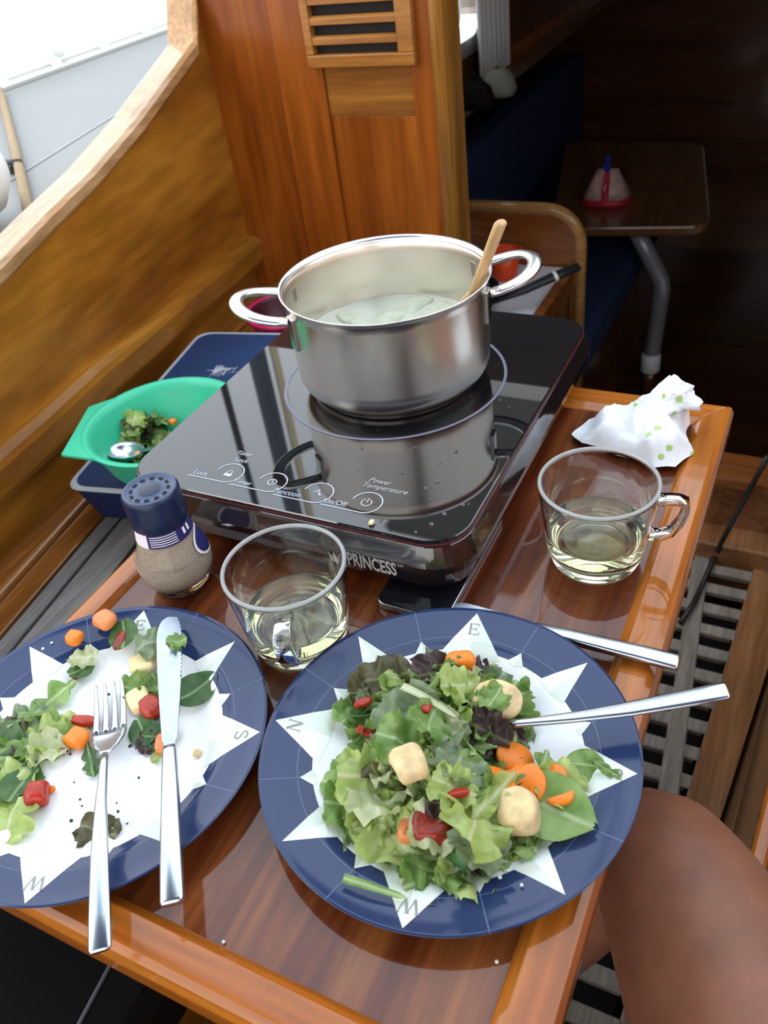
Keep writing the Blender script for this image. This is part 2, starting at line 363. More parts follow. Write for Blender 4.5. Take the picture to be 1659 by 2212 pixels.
m = MB(); m.box(.5, .56, -1, YB, RB, .3); m.build('backrest_board', 'frame_y', rbn, W=True)

# left bench with planks along the coaming
lb = thing('side_bench', 'left side bench of grey teak planks with black caulked seams beside the green bowl', 'bench', (-.75, .4, FZ-.05))
lb['label'] = 'bench of grey teak planks with black caulk under the blue case'
def along(o0, o1, z0, z1, y0=-.9, y1=YB):
    m = MB(); q = [wl(y0, o0), wl(y0, o1), wl(y1, o1), wl(y1, o0)]
    m.hexa([(p.x, p.y, z0) for p in q], [(p.x, p.y, z1) for p in q]); return m
offs = lambda px, py: (atz(px, py, BZ)-A0).dot(WN)
oB, oC, oD, oE = offs(0, 1277), offs(0, 1304), offs(0, 1383), offs(27, 1401)
along(0, .34, BZ-.03, BZ-.004).build('seam_bed', 'caulk', lb, W=True)
along(.001, oB-.001, BZ-.01, BZ).build('margin_board', 'bench_trim', lb, W=True)
along(oB, oC-.001, BZ-.01, BZ+.008).build('quarter_trim', 'bench_trim', lb, W=True, bevel=.004)
along(oC, oD-.004, BZ-.01, BZ+.001).build('margin_board', 'bench_trim', lb, W=True, bevel=.002)
along(oD, oE-.0025, BZ-.01, BZ).build('plank', 'bare_teak', lb, W=True, bevel=.001, seg=1)
for k in range(4):
    o0 = oE+.0025+k*.05; along(o0, o0+.0445, BZ-.01, BZ).build('plank', 'bare_teak', lb, W=True, bevel=.001, seg=1)
along(.3, .34, FZ-.05, BZ-.005).build('bench_front', 'coaming_wood', lb, W=True)

# coaming: one board with a sloping cap rail and a ledge
caps = [(0, 590), (100, 485), (200, 388), (300, 270), (418, 108)]
cp = [wpx(*p) for p in caps]; cp = [(p.y, p.z) for p in cp]
sl = (cp[1][1]-cp[0][1])/(cp[1][0]-cp[0][0]); cp = [(-.9, cp[0][1]-(cp[0][0]+.9)*sl*.5)]+cp
r1 = wpx(436, 0); cp += [(cp[-1][0]+.03, r1.z), (YB, r1.z+.08)]
wt = thing('wall_left', 'varnished wooden coaming board rising toward the bulkhead', None, wl(.3, 0, FZ), kind='structure')
m = MB(); loops = []
for off in (0, -.025): loops.append([wl(y_, off, z_) for y_, z_ in cp]+[wl(YB, off, FZ), wl(-.9, off, FZ)])
m.loft(loops); m.build('coaming_board', 'coaming_wood', wt, W=True)
def sweep_y(path, sec, mat, name, parent, **k):     # section (offset, dz) swept along (y, z) path on the coaming plane
    m = MB(); m.loft([[wl(y_, a, z_+b) for a, b in sec] for y_, z_ in path]); return m.build(name, mat, parent, W=True, **k)
sec = [(-.045, -.012), (-.045, .008), (-.038, .012), (.002, .012), (.008, .007), (.008, -.006), (.003, -.012)]
sweep_y(cp[:-2], sec, 'cap_wood', 'cap_rail', wt)
sweep_y(cp[-3:], sec, 'cap_wood', 'cap_riser', wt)
lt = [(60, 900), (180, 793), (300, 698), (400, 610), (535, 508)]
lp = [wpx(*p) for p in lt]; lp = [(p.y, p.z) for p in lp]; s2 = (lp[2][1]-lp[0][1])/(lp[2][0]-lp[0][0]); lp = [(-.9, lp[0][1]-(lp[0][0]+.9)*s2)]+lp[:-1]+[(YB, lp[-1][1])]
sec = [(0, -.06), (0, 0), (.012, 0), (.024, -.006), (.028, -.014), (.026, -.045), (.02, -.056)]
sweep_y(lp, sec, 'coaming_wood', 'ledge_moulding', wt)

# bulkhead with boards and louvre vent
bk = thing('wall_back', 'varnished mahogany cabin bulkhead with a louvred vent', None, (-.74, YB, FZ), kind='structure')
def bx(px, py=300): return aty(px, py, YB).x
TOPZ = .42
xl = bx(500)-.06; e1, e2, e3, e4, e5 = bx(628), bx(722), bx(905), bx(950), bx(982)
def bpart(x0, x1, z0, z1, y0, y1, name, mat, bev=.003):
    m = MB(); m.box(x0, x1, y0, y1, z0, z1); return m.build(name, mat, bk, W=True, bevel=bev)
bpart(xl, e5-.004, FZ-.05, TOPZ, YB+.02, YB+.034, 'backing_panel', 'bulk_v', 0)
bpart(xl, e1-.0006, BZ, TOPZ, YB-.004, YB+.02, 'board', 'bulk_v', .0015)
bpart(e1, e2-.0006, BZ, TOPZ, YB-.006, YB+.02, 'stile', 'bulk_stile', .002)
zc = aty(800, 250, YB).z; zv = aty(790, 138, YB).z
bpart(e2, e3-.0006, BZ, zc-.0004, YB, YB+.02, 'panel', 'bulk_v', .001)
bpart(e2, e3-.0006, zc, zv+.02, YB-.0005, YB+.02, 'panel', 'bulk_h', .001)
bpart(e3, e4-.0006, BZ, TOPZ, YB-.006, YB+.02, 'stile', 'bulk_stile', .002)
m = MB(); m.loft([[(x_, y_, z_) for x_, y_ in ((e4, YB+.035), (e4, YB-.012), (e4+.006, YB-.02), (e5-.012, YB-.02), (e5-.003, YB-.012), (e5, YB), (e5, YB+.045), (e4, YB+.045))] for z_ in (BZ-.3, TOPZ)])
m.build('door_post', 'post_wood', bk, W=True)
# vent
vx0, vx1 = aty(668, 60, YB).x, aty(903, 60, YB).x; vi0, vi1 = aty(684, 60, YB).x, aty(868, 60, YB).x; vzi = aty(775, 110, YB).z
vt = thing('louvre_vent', 'wooden louvred vent with dark slots on the bulkhead', 'vent', ((vx0+vx1)/2, YB-.01, vzi+.06))
ztop = TOPZ-.01
def vbox(n, *a, mat='vent_wood', bev=.002): m = MB(); m.box(*a); return m.build(n, mat, vt, W=True, bevel=bev)
vbox('slot_shade', vi0, vi1, YB-.0065, YB-.0062, vzi, ztop-.02, mat='gap_shade', bev=0)  # flat dark sheet painted as the shade between the slats
vbox('frame_rail', vx0, vx1, YB-.022, YB-.006, zv, vzi); vbox('frame_rail', vx0, vx1, YB-.022, YB-.006, ztop-.02, ztop)
vbox('frame_stile', vx0, vi0, YB-.022, YB-.006, vzi, ztop-.02); vbox('frame_stile', vi1, vx1, YB-.022, YB-.006, vzi, ztop-.02)
z0s = [aty(775, p, YB).z for p in (89, 70)]; pitch = aty(775, 49, YB).z-z0s[0]+.002; k = 0
while z0s[0]+k*pitch < ztop-.03:
    a = z0s[0]+k*pitch; hgt = (z0s[1]-z0s[0])*.8; m = MB()
    m.hexa([(vi0, YB-.02, a), (vi1, YB-.02, a), (vi1, YB-.013, a+.004), (vi0, YB-.013, a+.004)], [(vi0, YB-.02, a+hgt), (vi1, YB-.02, a+hgt), (vi1, YB-.013, a+hgt+.003), (vi0, YB-.013, a+hgt+.003)])
    m.build('slat', 'vent_wood', vt, W=True, bevel=.001); k += 1

# lower wall of the companionway with its sill and step
sz = aty(1600, 1016, YB).z
m = MB(); m.box(e5-.02, .8, YB, YB+.03, FZ-.06, sz-.02); tag(m.build('wall_front', 'sole_wood'), 'dark wooden wall below the companionway sill', kind='structure')
m = MB(); m.box(e5, .8, YB-.03, YB+.05, sz-.022, sz); tag(m.build('trim_2', 'galley_wood', bevel=.004), 'varnished wooden companionway sill', kind='structure')
m = MB(); m.box(e5+.1, .3, YB-.06, YB, FZ-.05, FZ+.035); tag(m.build('trim_3', 'sole_wood', bevel=.004), 'low varnished step below the companionway sill', kind='structure')
m = MB(); m.box(.3, 1.1, YB, YB+.03, FZ, TOPZ); tag(m.build('wall_right', 'bulk_v'), 'varnished bulkhead on the far side of the companionway', kind='structure')

# ------------------------------------------------------------------ cabin shell
DK = .10
FC = -.85; YE = 3.25
def sbox(name, mat, *a, label=None): m = MB(); m.box(*a); return tag(m.build(name, mat), label, kind='structure')
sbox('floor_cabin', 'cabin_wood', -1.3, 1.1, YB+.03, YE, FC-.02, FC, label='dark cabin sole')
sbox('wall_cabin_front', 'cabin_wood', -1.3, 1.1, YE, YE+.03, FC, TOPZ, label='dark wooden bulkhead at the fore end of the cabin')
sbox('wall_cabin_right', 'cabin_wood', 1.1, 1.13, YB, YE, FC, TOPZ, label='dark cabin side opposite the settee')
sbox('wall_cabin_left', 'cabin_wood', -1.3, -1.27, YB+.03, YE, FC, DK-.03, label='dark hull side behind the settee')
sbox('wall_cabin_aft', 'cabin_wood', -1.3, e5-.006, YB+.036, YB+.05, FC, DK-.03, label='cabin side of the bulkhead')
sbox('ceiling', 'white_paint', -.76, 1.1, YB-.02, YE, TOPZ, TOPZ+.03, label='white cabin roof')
XT = -.72
wz0, wz1 = atx(1000, 97, XT).z, .36; wy1 = atx(1028, 40, XT).y; wy0 = wy1-.42
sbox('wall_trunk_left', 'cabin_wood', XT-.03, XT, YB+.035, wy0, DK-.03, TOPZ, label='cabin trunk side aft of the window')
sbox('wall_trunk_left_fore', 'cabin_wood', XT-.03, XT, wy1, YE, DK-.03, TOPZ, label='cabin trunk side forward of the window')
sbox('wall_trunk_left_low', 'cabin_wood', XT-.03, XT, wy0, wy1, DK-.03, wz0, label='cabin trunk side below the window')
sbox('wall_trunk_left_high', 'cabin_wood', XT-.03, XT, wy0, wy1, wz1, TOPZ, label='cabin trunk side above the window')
wn = thing('window_1', 'bright cabin window with rounded corner beside the curtain', None, (XT, (wy0+wy1)/2, wz0), kind='structure')
m = MB(); lo = [(XT-.012, a, b) for a, b, _ in rrect(wy0, wy1, wz0, wz1, .05, 0)]
m2 = [(XT-.009, a, b) for a, b, _ in rrect(wy0, wy1, wz0, wz1, .05, 0)]
m.loft([lo, m2]); m.build('pane', 'cup_glass', wn, W=True)
m = MB(); i0 = rrect(wy0+.01, wy1-.01, wz0+.01, wz1-.01, .045, 0); o0 = rrect(wy0-.02, wy1+.02, wz0-.02, wz1+.02, .06, 0)
m.loft([[(XT+.001, a, b) for a, b, _ in o0], [(XT+.012, a, b) for a, b, _ in o0], [(XT+.012, a, b) for a, b, _ in i0], [(XT-.03, a, b) for a, b, _ in i0]], False, False); m.build('window_frame', 'alloy', wn, W=True)
# shelf under the window
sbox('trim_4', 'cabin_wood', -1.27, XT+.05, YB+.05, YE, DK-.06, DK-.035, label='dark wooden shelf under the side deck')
sbox('trim_5', 'galley_wood', XT+.0, XT+.02, wy1+.05, YE, atx(1110, 140, XT+.02).z, atx(1110, 100, XT+.02).z, label='varnished wooden rail along the cabin side')

# side deck, toe rail, quay, water
dk = thing('side_deck', 'off white side deck outside the coaming', None, (-1.4, .8, DK), kind='structure')
m = MB()
q = [(-2.0, -1.0), (wl(-1.0, -.025).x, -1.0), (wl(YB, -.025).x, YB), (XT-.03, YB), (XT-.03, YE+.6), (-2.0, YE+.6)]
m.prism(q, DK-.03, DK); m.build('deck_panel', 'gelcoat', dk, W=True)
a, b = atz(40, 378, DK+.001), atz(335, 193, DK+.001); d = (b-a).normalized()
m = MB(); v_, f_ = strip([tuple((a-d*.6)[:2]), tuple((b+d*1.2)[:2])], .008); m.add([(p[0], p[1], DK+.0012) for p in v_], f_); m.build('deck_seam', 'seam_grey', dk, W=True)
tr_ = thing('toe_rail', 'bolted light metal toe rail along the edge of the white deck', 'rail', (-1.98, 1.6, DK))
m = MB(); m.box(-2.0, -1.93, -1, YE+.6, DK, DK+.012); m.build('rail_foot', 'alloy', tr_, W=True, bevel=.002)
m = MB(); m.box(-2.0, -1.985, -1, YE+.6, DK+.012, DK+.085); m.build('rail_upstand', 'white_paint', tr_, W=True, bevel=.004)
for k in range(12):
    yy = .9+k*.2; m = MB(); m.lathe([(0, .018), (.012, .016), (.016, .008), (.016, 0)], 14, Matrix.Translation((-1.96, yy, DK+.008))); m.build('bolt', 'alloy', tr_, W=True, smooth=True)
m = MB(); m.lathe([(0, .02), (.018, .018), (.026, .008), (.026, 0)], 14, Matrix.Translation((-1.985, 1.95, DK+.05)) @ Matrix.Rotation(PI/2, 4, 'Y')); m.build('rail_cap', 'white_paint', tr_, W=True, smooth=True)
m = MB(); m.box(-2.03, -2.0, -1, YE+.6, -.7, DK); tag(m.build('trim_6', 'gelcoat'), 'white topside of the boat below the deck', kind='structure')
# rope across the deck and a fender
rp_ = [atz(0, 195, DK+.012), atz(36, 340, DK+.012), atz(58, 440, DK+.012), atz(76, 520, DK+.012)]
c = MB(); c.tube(rp_, .009, 10); tag(c.build('deck_rope', 'tan_rope', smooth=True), 'tan rope lying across the white side deck', 'rope')
ck = thing('deck_cleat', 'small dark fitting beside the tan rope on the deck', 'cleat', atz(30, 372, DK))
c = MB(); c.box(-.012, .012, -.012, .012, 0, .015); c.build('cleat_base', 'black_plastic', ck, bevel=.002)
c = MB(); c.tube([(-.025, 0, .018), (0, 0, .016), (.025, 0, .018)], .006, 8); c.build('cleat_horn', 'black_plastic', ck, smooth=True)
fd = thing('boat_fender', 'white round ended fender on the deck by the coaming', 'fender', atz(-225, 560, DK))
fd.rotation_euler = (0, 0, -.3)
pf = [(.0, -.2), (.03, -.195), (.06, -.17), (.075, -.13), (.075, .13), (.06, .17), (.03, .195), (0, .2)]
c = MB(); c.lathe(pf, 24, Matrix.Translation((0, 0, .076)) @ Matrix.Rotation(PI/2, 4, 'X')); c.build('fender_body', 'white_paint', fd, smooth=True)
c = MB(); c.tube([(0, -.2, .076), (0, -.225, .08), (0, -.24, .09)], .012, 8); c.build('fender_eye', 'white_paint', fd, smooth=True)
sbox('ground_quay', 'quay', -14, -3.2, -8, 26, -.5, -.25, label='pale concrete quay beyond the boat')
sbox('water_surface', 'water', -3.2, 30, -8, 26, -1.2, -1.1, label='harbour water beside the boat')
# unseen tan mast and dark pole, added to streak the cooker glass reflection
mt = thing('reflection_mast', 'unseen tan mast added for a stripe mirrored in the cooker glass', 'mast', (-6.5, 8.55, -.25))
c = MB(); c.tube([(0, 0, 0), (0, 0, 14)], .06, 14); c.build('mast_pole', 'mast_tan', mt, smooth=True)
c = MB(); c.tube([(-.17, -.18, 0), (-.17, -.18, 14)], .13, 14); c.build('sail_cover', 'mast_cover', mt, smooth=True)
ms = thing('reflection_pole', 'unseen slim black pole added for a line mirrored in the cooker glass', 'pole', (-6.5, 7.35, -.25))
c = MB(); c.tube([(0, 0, 0), (0, 0, 12)], .05, 12); c.build('pole_shaft', 'mast_dark', ms, smooth=True)
c = MB(); c.lathe([(0, .03), (.03, .02), (.05, 0), (0, 0)], 12, Matrix.Translation((0, 0, 12))); c.build('pole_cap', 'mast_dark', ms, smooth=True)
# unseen dodger added above the bulkhead to darken the cooker glass reflection
sh = thing('reflection_panel', 'unseen added olive dodger panel standing on the cabin roof edge', 'dark_panel', (-.6, 1.36, TOPZ+.03))
dp = [(-.27, TOPZ+.032), (-.53, TOPZ+.032), (-.82, .93), (-.80, .95), (-.48, .95), (-.455, .93), (-.33, .62)]
m = MB(); m.loft([[(x_, y_, z_) for x_, z_ in dp] for y_ in (1.358, 1.362)]); m.build('canvas_panel', 'hood_canvas', sh, W=True)
m = MB(); m.tube([(x_, 1.36, z_) for x_, z_ in dp], .011, 8, closed=True, up=(0, 1, 0)); m.build('frame_tube', 'alloy', sh, W=True, smooth=True)

bm = thing('sky_blocker', 'unseen added navy bimini stretched over the after cockpit', 'sky_blocker', (0, -.3, 1.3))  # unseen cover added to block overhead sky light
m = MB(); m.loft([[(-1.05+2.1*i/12, y_, 1.32+.10*math.sin(PI*i/12)) for i in range(13)] for y_ in (-1.1, -.3, .42)], False, False, closed=False); m.build('blocker_sheet', 'blocker_canvas', bm, W=True, smooth=True)
for y_ in (-1.1, .42):
    m = MB(); m.tube([(-1.12, y_, RB)]+[(-1.06+2.12*i/12, y_, 1.305+.10*math.sin(PI*i/12)) for i in range(13)]+[(1.12, y_, RB)], .011, 8); m.build('hoop', 'alloy', bm, W=True, smooth=True)

# ================================================================== CABIN FURNITURE
# galley: counter, cabinet, partition board with rounded corner
YG = 1.62
gp = [aty(px, py, YG) for px, py in ((1030, 452), (1190, 455), (1252, 535), (1245, 690))]
gx = gp[2].x; gz = gp[0].z; CZ = -.235
gal = thing('galley_partition', 'mahogany galley end board with rounded light edge', 'partition', (gx-.2, YG, FC))
rr = .07; arc = [(gx-rr+rr*math.cos(math.radians(a)), gz-rr+rr*math.sin(math.radians(a))) for a in range(0, 91, 10)]
poly = [(gx, FC)]+arc+[(-1.2, gz), (-1.2, FC)]
m = MB(); m.loft([[(x_, y_, z_) for x_, z_ in poly] for y_ in (YG, YG+.02)]); m.build('board', 'galley_wood', gal, W=True)
m = MB(); edge = [(gx, FC+.1)]+arc+[(-1.2, gz)]
m.tube([(x_, YG+.008, z_+.004) for x_, z_ in edge], .013, 8, up=(0, 1, 0)); m.build('edge_strip', 'galley_edge', gal, W=True, smooth=True)
gc = thing('galley_counter', 'white galley counter with a wooden edge beside the companionway', 'counter', (gx-.25, 1.45, FC))
m = MB(); m.box(-1.2, gx-.02, YB+.06, YG-.006, CZ-.02, CZ); m.build('worktop', 'white_plastic', gc, W=True, bevel=.002)
m = MB(); m.box(gx-.02, gx, YB+.06, YG-.006, CZ-.03, CZ+.012); m.build('edge_trim', 'galley_wood', gc, W=True, bevel=.003)
m = MB(); m.box(-1.2, gx-.015, YB+.06, YG-.006, FC, CZ-.021); m.build('cabinet_body', 'cabin_wood', gc, W=True)
ob = thing('orange_cup', 'bright orange plastic cup on the galley counter', 'cup', tuple(atz(1090, 600, CZ)))
c = MB(); c.lathe([(0, 0), (.022, 0), (.025, .004), (.034, .055), (.032, .055), (.023, .006), (0, .005)], 28); c.build('cup_body', 'orange_plastic', ob, smooth=True)
c = MB(); c.lathe([(.032, .052), (.037, .052), (.037, .058), (.032, .058)], 28, close=True); c.build('cup_rim', 'orange_plastic', ob, smooth=True)
pn = thing('frying_pan', 'black pan with a long black handle on the galley counter', 'pan', tuple(atz(1010, 665, CZ)+Vector((-.02, 0, .001))))
ph = [atz(1062, 652, CZ+.03)-pn.location, atz(1130, 628, CZ+.045)-pn.location, atz(1195, 598, CZ+.06)-pn.location, atz(1250, 576, CZ+.07)-pn.location]
c = MB(); c.lathe([(0, 0), (.06, 0), (.075, .012), (.082, .035), (.079, .035), (.07, .012), (.058, .004), (0, .004)], 32); c.build('pan_body', 'black_plastic', pn, smooth=True)
c = MB(); c.tube(ph, [.008, .011, .013, .012], 10, flat=.6); c.build('handle', 'black_plastic', pn, smooth=True)
c = MB(); q = ph[2]; c.tube([q+(ph[3]-q)*.0, q+(ph[3]-q)*.12], .0142, 10, flat=.62); c.build('handle_band', 'white_plastic', pn, smooth=True)
# settee
SX = -.85; st1 = atx(1250, 150, SX); st0 = atx(1010, 335, SX)
se = thing('settee', 'blue upholstered settee behind the cabin table', 'settee', (SX, 2.5, FC))
m = MB(); m.box(SX-.08, SX, 1.66, YE-.01, -.46, st0.z); m.build('back_cushion', 'settee_blue', se, W=True, bevel=.02, seg=3)
m = MB(); m.box(SX, SX+.42, 1.66, YE-.01, -.56, -.46); m.build('seat_cushion', 'settee_blue', se, W=True, bevel=.025, seg=3)
m = MB(); m.box(SX, SX+.40, 1.66, YE-.01, FC, -.562); m.build('seat_base', 'cabin_wood', se, W=True)
# cabin table
TZ = -.33
tb = [atz(px, py, TZ) for px, py in ((1190, 492), (1537, 488), (1520, 306), (1222, 304))]
ct = thing('cabin_table', 'dark wooden cabin table with rounded corners on a white bent leg', 'table', (tb[0]+tb[2])/2+Vector((0, 0, FC-TZ)))
cen = (tb[0]+tb[1]+tb[2]+tb[3])/4
def rpoly(pts, r, n=5):
    out = []
    for i in range(len(pts)):
        p, a, b = Vector(pts[i]), Vector(pts[i-1]), Vector(pts[(i+1) % len(pts)])
        u = (a-p).normalized()*r; v = (b-p).normalized()*r
        for k in range(n+1):
            t = k/n; out.append((p+u)*(1-t)**2+p*2*t*(1-t)+(p+v)*t*t)
    return out
lp_ = rpoly(tb, .06)
m = MB(); m.loft([[(p.x, p.y, TZ-.025) for p in lp_], [(p.x, p.y, TZ) for p in lp_]]); m.build('tabletop', 'cabin_table_wood', ct, W=True, bevel=.005)
y0 = tb[0].y+.12
lg = [aty(1365, 507, y0), aty(1432, 612, y0), aty(1405, 785, y0)]; lg[0].z = TZ-.025
m = MB(); m.tube([lg[0], lg[0].lerp(lg[1], .5), lg[1].lerp(lg[0], .06), lg[1].lerp(lg[2], .06), lg[2]], .022, 12); m.build('leg', 'grey_pipe', ct, W=True, smooth=True)
m = MB(); m.lathe([(0, -.02), (.027, -.02), (.027, .03), (.022, .035)], 14, Matrix.Translation(lg[2])); m.build('leg_foot', 'white_plastic', ct, W=True, smooth=True)
dirn = (lg[2]-lg[1]).normalized(); tt = (FC-lg[2].z)/dirn.z if dirn.z else 0
m = MB(); m.tube([lg[2], (lg[2].x, lg[2].y, FC)], .018, 10); m.build('leg_base', 'cabin_wood', ct, W=True, smooth=True)
# snack bag with clip
sb0 = atz(1310, 436, TZ+.001)
sb = thing('snack_bag', 'red and pink triangular snack bag closed with a blue clip', 'bag', tuple(sb0), YAW*-1+0)
k_ = (atz(1365, 440, TZ)-atz(1255, 440, TZ)).length/2
xdir = (atz(1365, 440, TZ)-atz(1255, 440, TZ)); sb.rotation_euler = (0, 0, math.atan2(xdir.y, xdir.x)); h_ = .085
def bagloop(z, sxx, syy, n=20): return [(sxx*math.copysign(abs(math.cos(2*PI*i/n))**.7, math.cos(2*PI*i/n)), syy*math.copysign(abs(math.sin(2*PI*i/n))**.7, math.sin(2*PI*i/n)), z) for i in range(n)]
c = MB(); c.loft([bagloop(0, k_*.95, .05), bagloop(.008, k_, .055), bagloop(.02, k_*.93, .052)]); c.build('bag_base', 'bag_red', sb, smooth=True)
c = MB(); c.loft([bagloop(.02, k_*.93, .052), bagloop(.045, k_*.72, .038), bagloop(.07, k_*.52, .02), bagloop(.085, k_*.42, .008)]); c.build('bag_body', 'bag_pink', sb, smooth=True)
c = MB(); c.loft([[(x_, -y_-.002, z_) for x_, y_, z_ in ((-.008, .052, .02), (.012, .052, .02), (.01, .038, .045), (.008, .02, .07), (.006, .008, .086), (-.006, .008, .086), (-.008, .02, .07), (-.01, .038, .045))], [(x_, -y_+.003, z_) for x_, y_, z_ in ((-.008, .052, .02), (.012, .052, .02), (.01, .038, .045), (.008, .02, .07), (.006, .008, .086), (-.006, .008, .086), (-.008, .02, .07), (-.01, .038, .045))]]); c.build('bag_stripe', 'bag_red', sb)
c = MB(); c.box(-.006, .006, -.014, .004, .07, .12); c.box(-.012, .006, -.012, .004, .09, .1); c.build('clip', 'bag_clip', sb, bevel=.002)
# curtain at the window
cx = XT+.03; ctop = atx(1060, 0, cx); cA, cB = atx(1038, 183, cx), atx(1096, 172, cx)
cu = thing('window_curtain', 'narrow white gathered curtain hanging beside the bright cabin window', 'curtain', (cx, cA.y, cA.z))
m = MB(); n = 26; lo = []
for z_ in (cA.z, cA.z+.1, TOPZ-.01):
    lo.append([(cx+.008*math.sin(i*1.5), cA.y+(cB.y-cA.y)*i/n, z_) for i in range(n+1)])
m.loft(lo, False, False, closed=False); o = m.build('cloth', 'curtain', cu, W=True, smooth=True); sm = o.modifiers.new('s', 'SOLIDIFY'); sm.thickness = .002
m = MB(); m.tube([(cx, wy0-.05, TOPZ-.012), (cx, cB.y+.06, TOPZ-.012)], .006, 8); m.build('curtain_rod', 'alloy', cu, W=True, smooth=True)
# dim things lying on the shelf
for (px, py, s_, mat, lab, nm) in ((1030, 232, .035, 'black_fabric', 'dark pouch lying on the cabin shelf near the curtain', 'shelf_pouch'), (1078, 205, .035, 'hood_canvas', 'grey green cloth bundle on the cabin shelf', 'cloth_bundle')):
    p = atz(px, py, DK-.034); t_ = thing(nm, lab, 'bag', tuple(p))
    c = MB(); c.loft([bagloop(0, s_*.9, s_*.7), bagloop(.012, s_, s_*.8), bagloop(.035, s_*.8, s_*.6), bagloop(.048, s_*.35, s_*.2)]); c.build('pouch_body', mat, t_, smooth=True)
    c = MB(); c.tube([(-s_*.3, 0, .046), (0, 0, .058), (s_*.3, 0, .046)], .005, 8); c.build('pouch_tie', mat, t_, smooth=True)
bs = thing('paper_scrap', 'small crumpled white paper by the settee foot', 'paper', tuple(atz(1345, 690, FC+.001)))
c = MB(); random.seed(5); c.loft([[(rr_*math.cos(a*.7)*(1+.3*random.random()), rr_*math.sin(a*.7)*(1+.3*random.random()), z_) for a in range(9)] for rr_, z_ in ((.03, 0), (.034, .015), (.02, .035), (.006, .04))]); c.build('paper_ball', 'white_plastic', bs)

# ================================================================== COCKPIT TABLE
TX0, TX1, TY0, TY1 = -.516, -.043, .104, .787
tbl = thing('cockpit_table', 'varnished mahogany cockpit table with a raised rounded frame', 'table', ((TX0+TX1)/2, (TY0+TY1)/2, FZ))
FWL, FWR, FWF, FWB = .03, .034, .031, .044
m = MB(); m.box(TX0+.02, TX1-.02, TY0+.02, TY1-.02, -.022, 0); m.build('tabletop', 'table_panel', tbl, W=True)
def frame(pts, mat, nm):     # mitred rail: outer a,b / inner c,d
    m = MB(); a, b, c_, d_ = [Vector((*p, 0)) for p in pts]     # a->b outer edge, c inner at b, d inner at a
    def L(p, q):
        return [q.lerp(p, 0)+Vector((0, 0, 0)), q.lerp(p, .12)+Vector((0, 0, .003)), q.lerp(p, .22)+Vector((0, 0, .005)), q.lerp(p, .78)+Vector((0, 0, .005)), q.lerp(p, .92)+Vector((0, 0, .002)), p+Vector((0, 0, -.006)), p+Vector((0, 0, -.024)), q.lerp(p, .9)+Vector((0, 0, -.032)), q+Vector((0, 0, -.032))]
    m.loft([L(a, d_), L(b, c_)])
    m.build(nm, mat, tbl, W=True, bevel=.0015)
I = (TX0+FWL, TX1-FWR, TY0+FWF, TY1-FWB)
frame(((TX1, TY0), (TX1, TY1), (I[1], I[3]), (I[1], I[2])), 'frame_y', 'frame_rail')
frame(((TX0, TY1), (TX0, TY0), (I[0], I[2]), (I[0], I[3])), 'frame_y', 'frame_rail')
frame(((TX0, TY0), (TX1, TY0), (I[1], I[2]), (I[0], I[2])), 'frame_x', 'frame_rail')
frame(((TX1, TY1), (TX0, TY1), (I[0], I[3]), (I[1], I[3])), 'frame_x', 'frame_rail')
m = MB(); m.box(-.33, -.21, .4, .44, FZ, -.032); m.build('pedestal', 'frame_y', tbl, W=True, bevel=.005)
m = MB(); m.box(-.36, -.18, .34, .5, FZ-.001, FZ+.02); m.build('pedestal_foot', 'frame_y', tbl, W=True, bevel=.005)

# black seat cushion below the near table edge
bc = thing('bench_cushion', 'black seat cushion with grey piping below the table front', 'cushion', (-.6, -.1, BZ))
m = MB(); lo = []
for ins, z_ in ((.012, BZ+.006), (0, BZ+.016), (0, BZ+.055), (.012, BZ+.067)):
    lo.append([(x_, y_, z_) for x_, y_, _ in rrect(-.73+ins, -.30-ins, -.7+ins, .175-ins, .05, 0)])
m.loft(lo); m.build('cushion_body', 'black_fabric', bc, W=True, smooth=False)
p0, p1 = atz(243, 2075, BZ+.0675), atz(150, 2250, BZ+.0675); d = p1-p0
m = MB(); m.tube([p0-d*.35, p0, p1, p1+d*1.5], .0016, 6); m.build('piping', 'grey_piping', bc, W=True, smooth=True)

# ================================================================== INDUCTION COOKER
KL, KR, KF, KB, KZ = -.532, -.202, .435, .823, .062
ck = thing('induction_cooker', 'glossy black induction cooker under the steel pot', 'cooker', ((KL+KR)/2, (KF+KB)/2, 0))
def kl(off, z, r=.034): return rrect(KL-off, KR+off, KF-off, KB+off, r+off*.8, z, 9)
m = MB(); m.loft([kl(-.02, .0095), kl(-.004, .0105), kl(.001, .015), kl(.007, .032), kl(.008, .040), kl(.003, .054), kl(.0015, .0575)]); m.build('body', 'black_gloss', ck, W=True, smooth=False, bevel=.001, seg=2)
m = MB(); m.loft([kl(.0012, .0577), kl(.0012, .0592)]); m.build('seam_line', 'edge_red', ck, W=True)
m = MB(); m.loft([kl(0, .0593), kl(0, .0612), kl(-.001, KZ)]); m.build('glass_top', 'glass_black', ck, W=True)
for px_, py_ in ((KL+.06, KF+.06), (KR-.06, KF+.06), (KL+.06, KB-.08), (KR-.06, KB-.08)):
    m = MB(); m.lathe([(0, .0), (.012, 0), (.014, .003), (.014, .0098), (0, .0098)], 16, Matrix.Translation((px_, py_, .0002))); m.build('foot', 'rubber', ck, W=True, smooth=True)
PX, PY, PR, PZ = -.3590, .6640, .0997, .1679
def decal(name, vs, fs, mat, z=KZ+.0003, M=None, parent=ck):
    m = MB(); m.add([(v[0], v[1], z) for v in vs], fs); return m.build(name, mat, parent, W=True)
n = 72; ring = []
for r_ in (.1105, .1135): ring.append([(PX+.0+r_*math.cos(2*PI*i/n), PY-.004+r_*math.sin(2*PI*i/n), KZ+.0003) for i in range(n)])
m = MB(); m.loft(ring, False, False); m.build('zone_ring', 'ring_print', ck, W=True)
